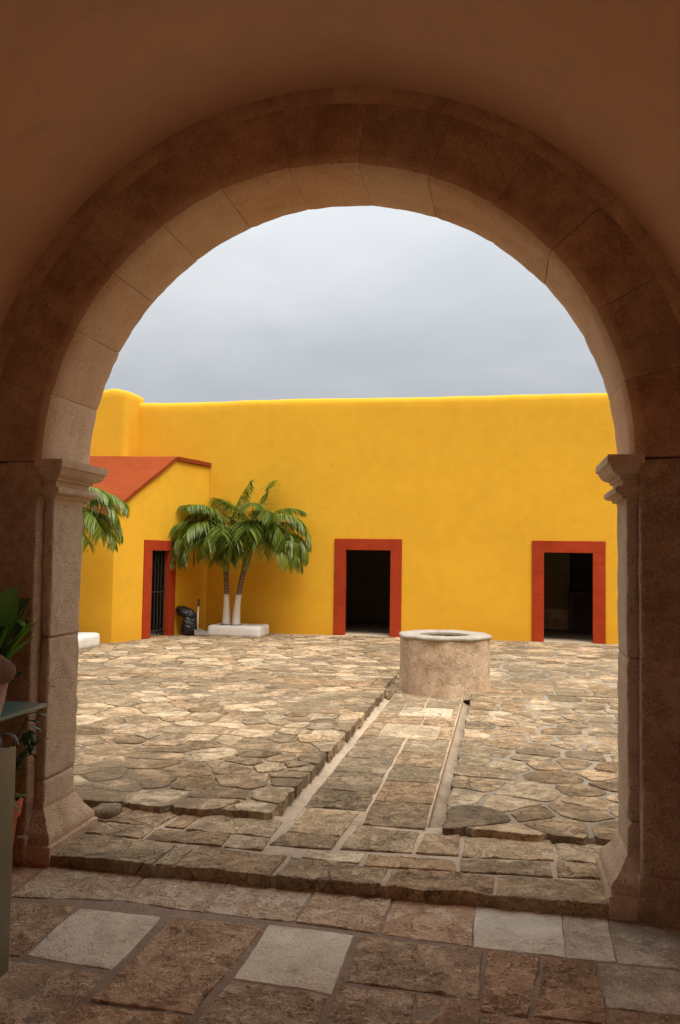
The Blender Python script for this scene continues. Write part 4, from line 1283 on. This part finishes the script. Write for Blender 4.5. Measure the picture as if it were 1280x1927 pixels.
for k in range(8):
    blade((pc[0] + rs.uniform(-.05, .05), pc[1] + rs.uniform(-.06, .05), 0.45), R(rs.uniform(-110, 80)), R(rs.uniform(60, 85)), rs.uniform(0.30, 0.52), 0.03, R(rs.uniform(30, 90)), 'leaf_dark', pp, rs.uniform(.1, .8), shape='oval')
blade((-2.56, 4.02, 0.80), R(-25), R(30), 0.22, 0.022, R(100), 'leaf_dull', pp, 0.7, shape='strap')
blade((-2.57, 4.00, 0.80), R(-45), R(25), 0.20, 0.02, R(110), 'leaf_dull', pp, 0.4, shape='strap')
stem([(-2.57, 4.08, 0.44), (-2.57, 4.05, 0.65), (-2.56, 4.02, 0.80)], pp)
stem([(-2.56, 4.12, 0.44), (-2.54, 4.14, 0.75), (-2.47, 4.15, 0.88)], pp, 0.004)
for k, (az, el) in enumerate(((-10, 10), (25, -10), (-40, -30), (160, 20), (-80, -50), (70, 30))):   # little spray over the pilaster foot
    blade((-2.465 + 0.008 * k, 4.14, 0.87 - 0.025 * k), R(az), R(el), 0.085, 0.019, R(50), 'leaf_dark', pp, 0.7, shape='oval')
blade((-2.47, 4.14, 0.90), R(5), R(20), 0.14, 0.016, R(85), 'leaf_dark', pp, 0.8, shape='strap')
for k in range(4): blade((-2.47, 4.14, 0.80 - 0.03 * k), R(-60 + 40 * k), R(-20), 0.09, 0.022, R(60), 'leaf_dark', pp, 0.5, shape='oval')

tp = empty('potted_plant', (-2.78, 4.08, 0), 'tall plant with upright fan leaves at the left edge behind the table', 'plant')
pot(tp, (-2.86, 3.78), 0.40, 0.13)
for k in range(13):     # fan of narrow upright blades
    blade((-2.84 + rs.uniform(-.03, .05), 4.02 + rs.uniform(-.06, .06), 0.40), R(rs.uniform(-60, 50) if k % 3 else rs.uniform(120, 250)), R(rs.uniform(78, 88)), rs.uniform(0.85, 1.15), 0.016, R(rs.uniform(8, 34)), 'leaf_bright', tp, rs.uniform(0, .5))
stem([(-2.80, 4.08, 0.42), (-2.70, 4.12, 1.1), (-2.655, 4.16, 1.38)], tp)
blade((-2.655, 4.13, 1.36), R(60), R(70), 0.23, 0.085, R(20), 'leaf_bright', tp, 0.25, shape='round', fold=0.1, roll=R(80))
stem([(-2.78, 4.12, 0.45), (-2.67, 4.1, 1.1), (-2.53, 4.2, 1.46)], tp, 0.007)
stem([(-2.84, 3.85, 0.38), (-2.78, 4.05, 0.8), (-2.72, 4.16, 1.08)], tp, 0.008)
for k in range(15):     # a fan leaf spreading up and to the right
    el = 48 + 58 * k / 14 + rs.uniform(-3, 3)
    blade((-2.715, 4.17 + rs.uniform(-.015, .015), 1.08), 0.0 if el < 90 else math.pi, R(el if el < 90 else 180 - el), rs.uniform(0.30, 0.44), 0.014, R(rs.uniform(4, 22)), 'leaf_bright', tp, rs.uniform(0, .6), roll=R(70), fold=0.35)
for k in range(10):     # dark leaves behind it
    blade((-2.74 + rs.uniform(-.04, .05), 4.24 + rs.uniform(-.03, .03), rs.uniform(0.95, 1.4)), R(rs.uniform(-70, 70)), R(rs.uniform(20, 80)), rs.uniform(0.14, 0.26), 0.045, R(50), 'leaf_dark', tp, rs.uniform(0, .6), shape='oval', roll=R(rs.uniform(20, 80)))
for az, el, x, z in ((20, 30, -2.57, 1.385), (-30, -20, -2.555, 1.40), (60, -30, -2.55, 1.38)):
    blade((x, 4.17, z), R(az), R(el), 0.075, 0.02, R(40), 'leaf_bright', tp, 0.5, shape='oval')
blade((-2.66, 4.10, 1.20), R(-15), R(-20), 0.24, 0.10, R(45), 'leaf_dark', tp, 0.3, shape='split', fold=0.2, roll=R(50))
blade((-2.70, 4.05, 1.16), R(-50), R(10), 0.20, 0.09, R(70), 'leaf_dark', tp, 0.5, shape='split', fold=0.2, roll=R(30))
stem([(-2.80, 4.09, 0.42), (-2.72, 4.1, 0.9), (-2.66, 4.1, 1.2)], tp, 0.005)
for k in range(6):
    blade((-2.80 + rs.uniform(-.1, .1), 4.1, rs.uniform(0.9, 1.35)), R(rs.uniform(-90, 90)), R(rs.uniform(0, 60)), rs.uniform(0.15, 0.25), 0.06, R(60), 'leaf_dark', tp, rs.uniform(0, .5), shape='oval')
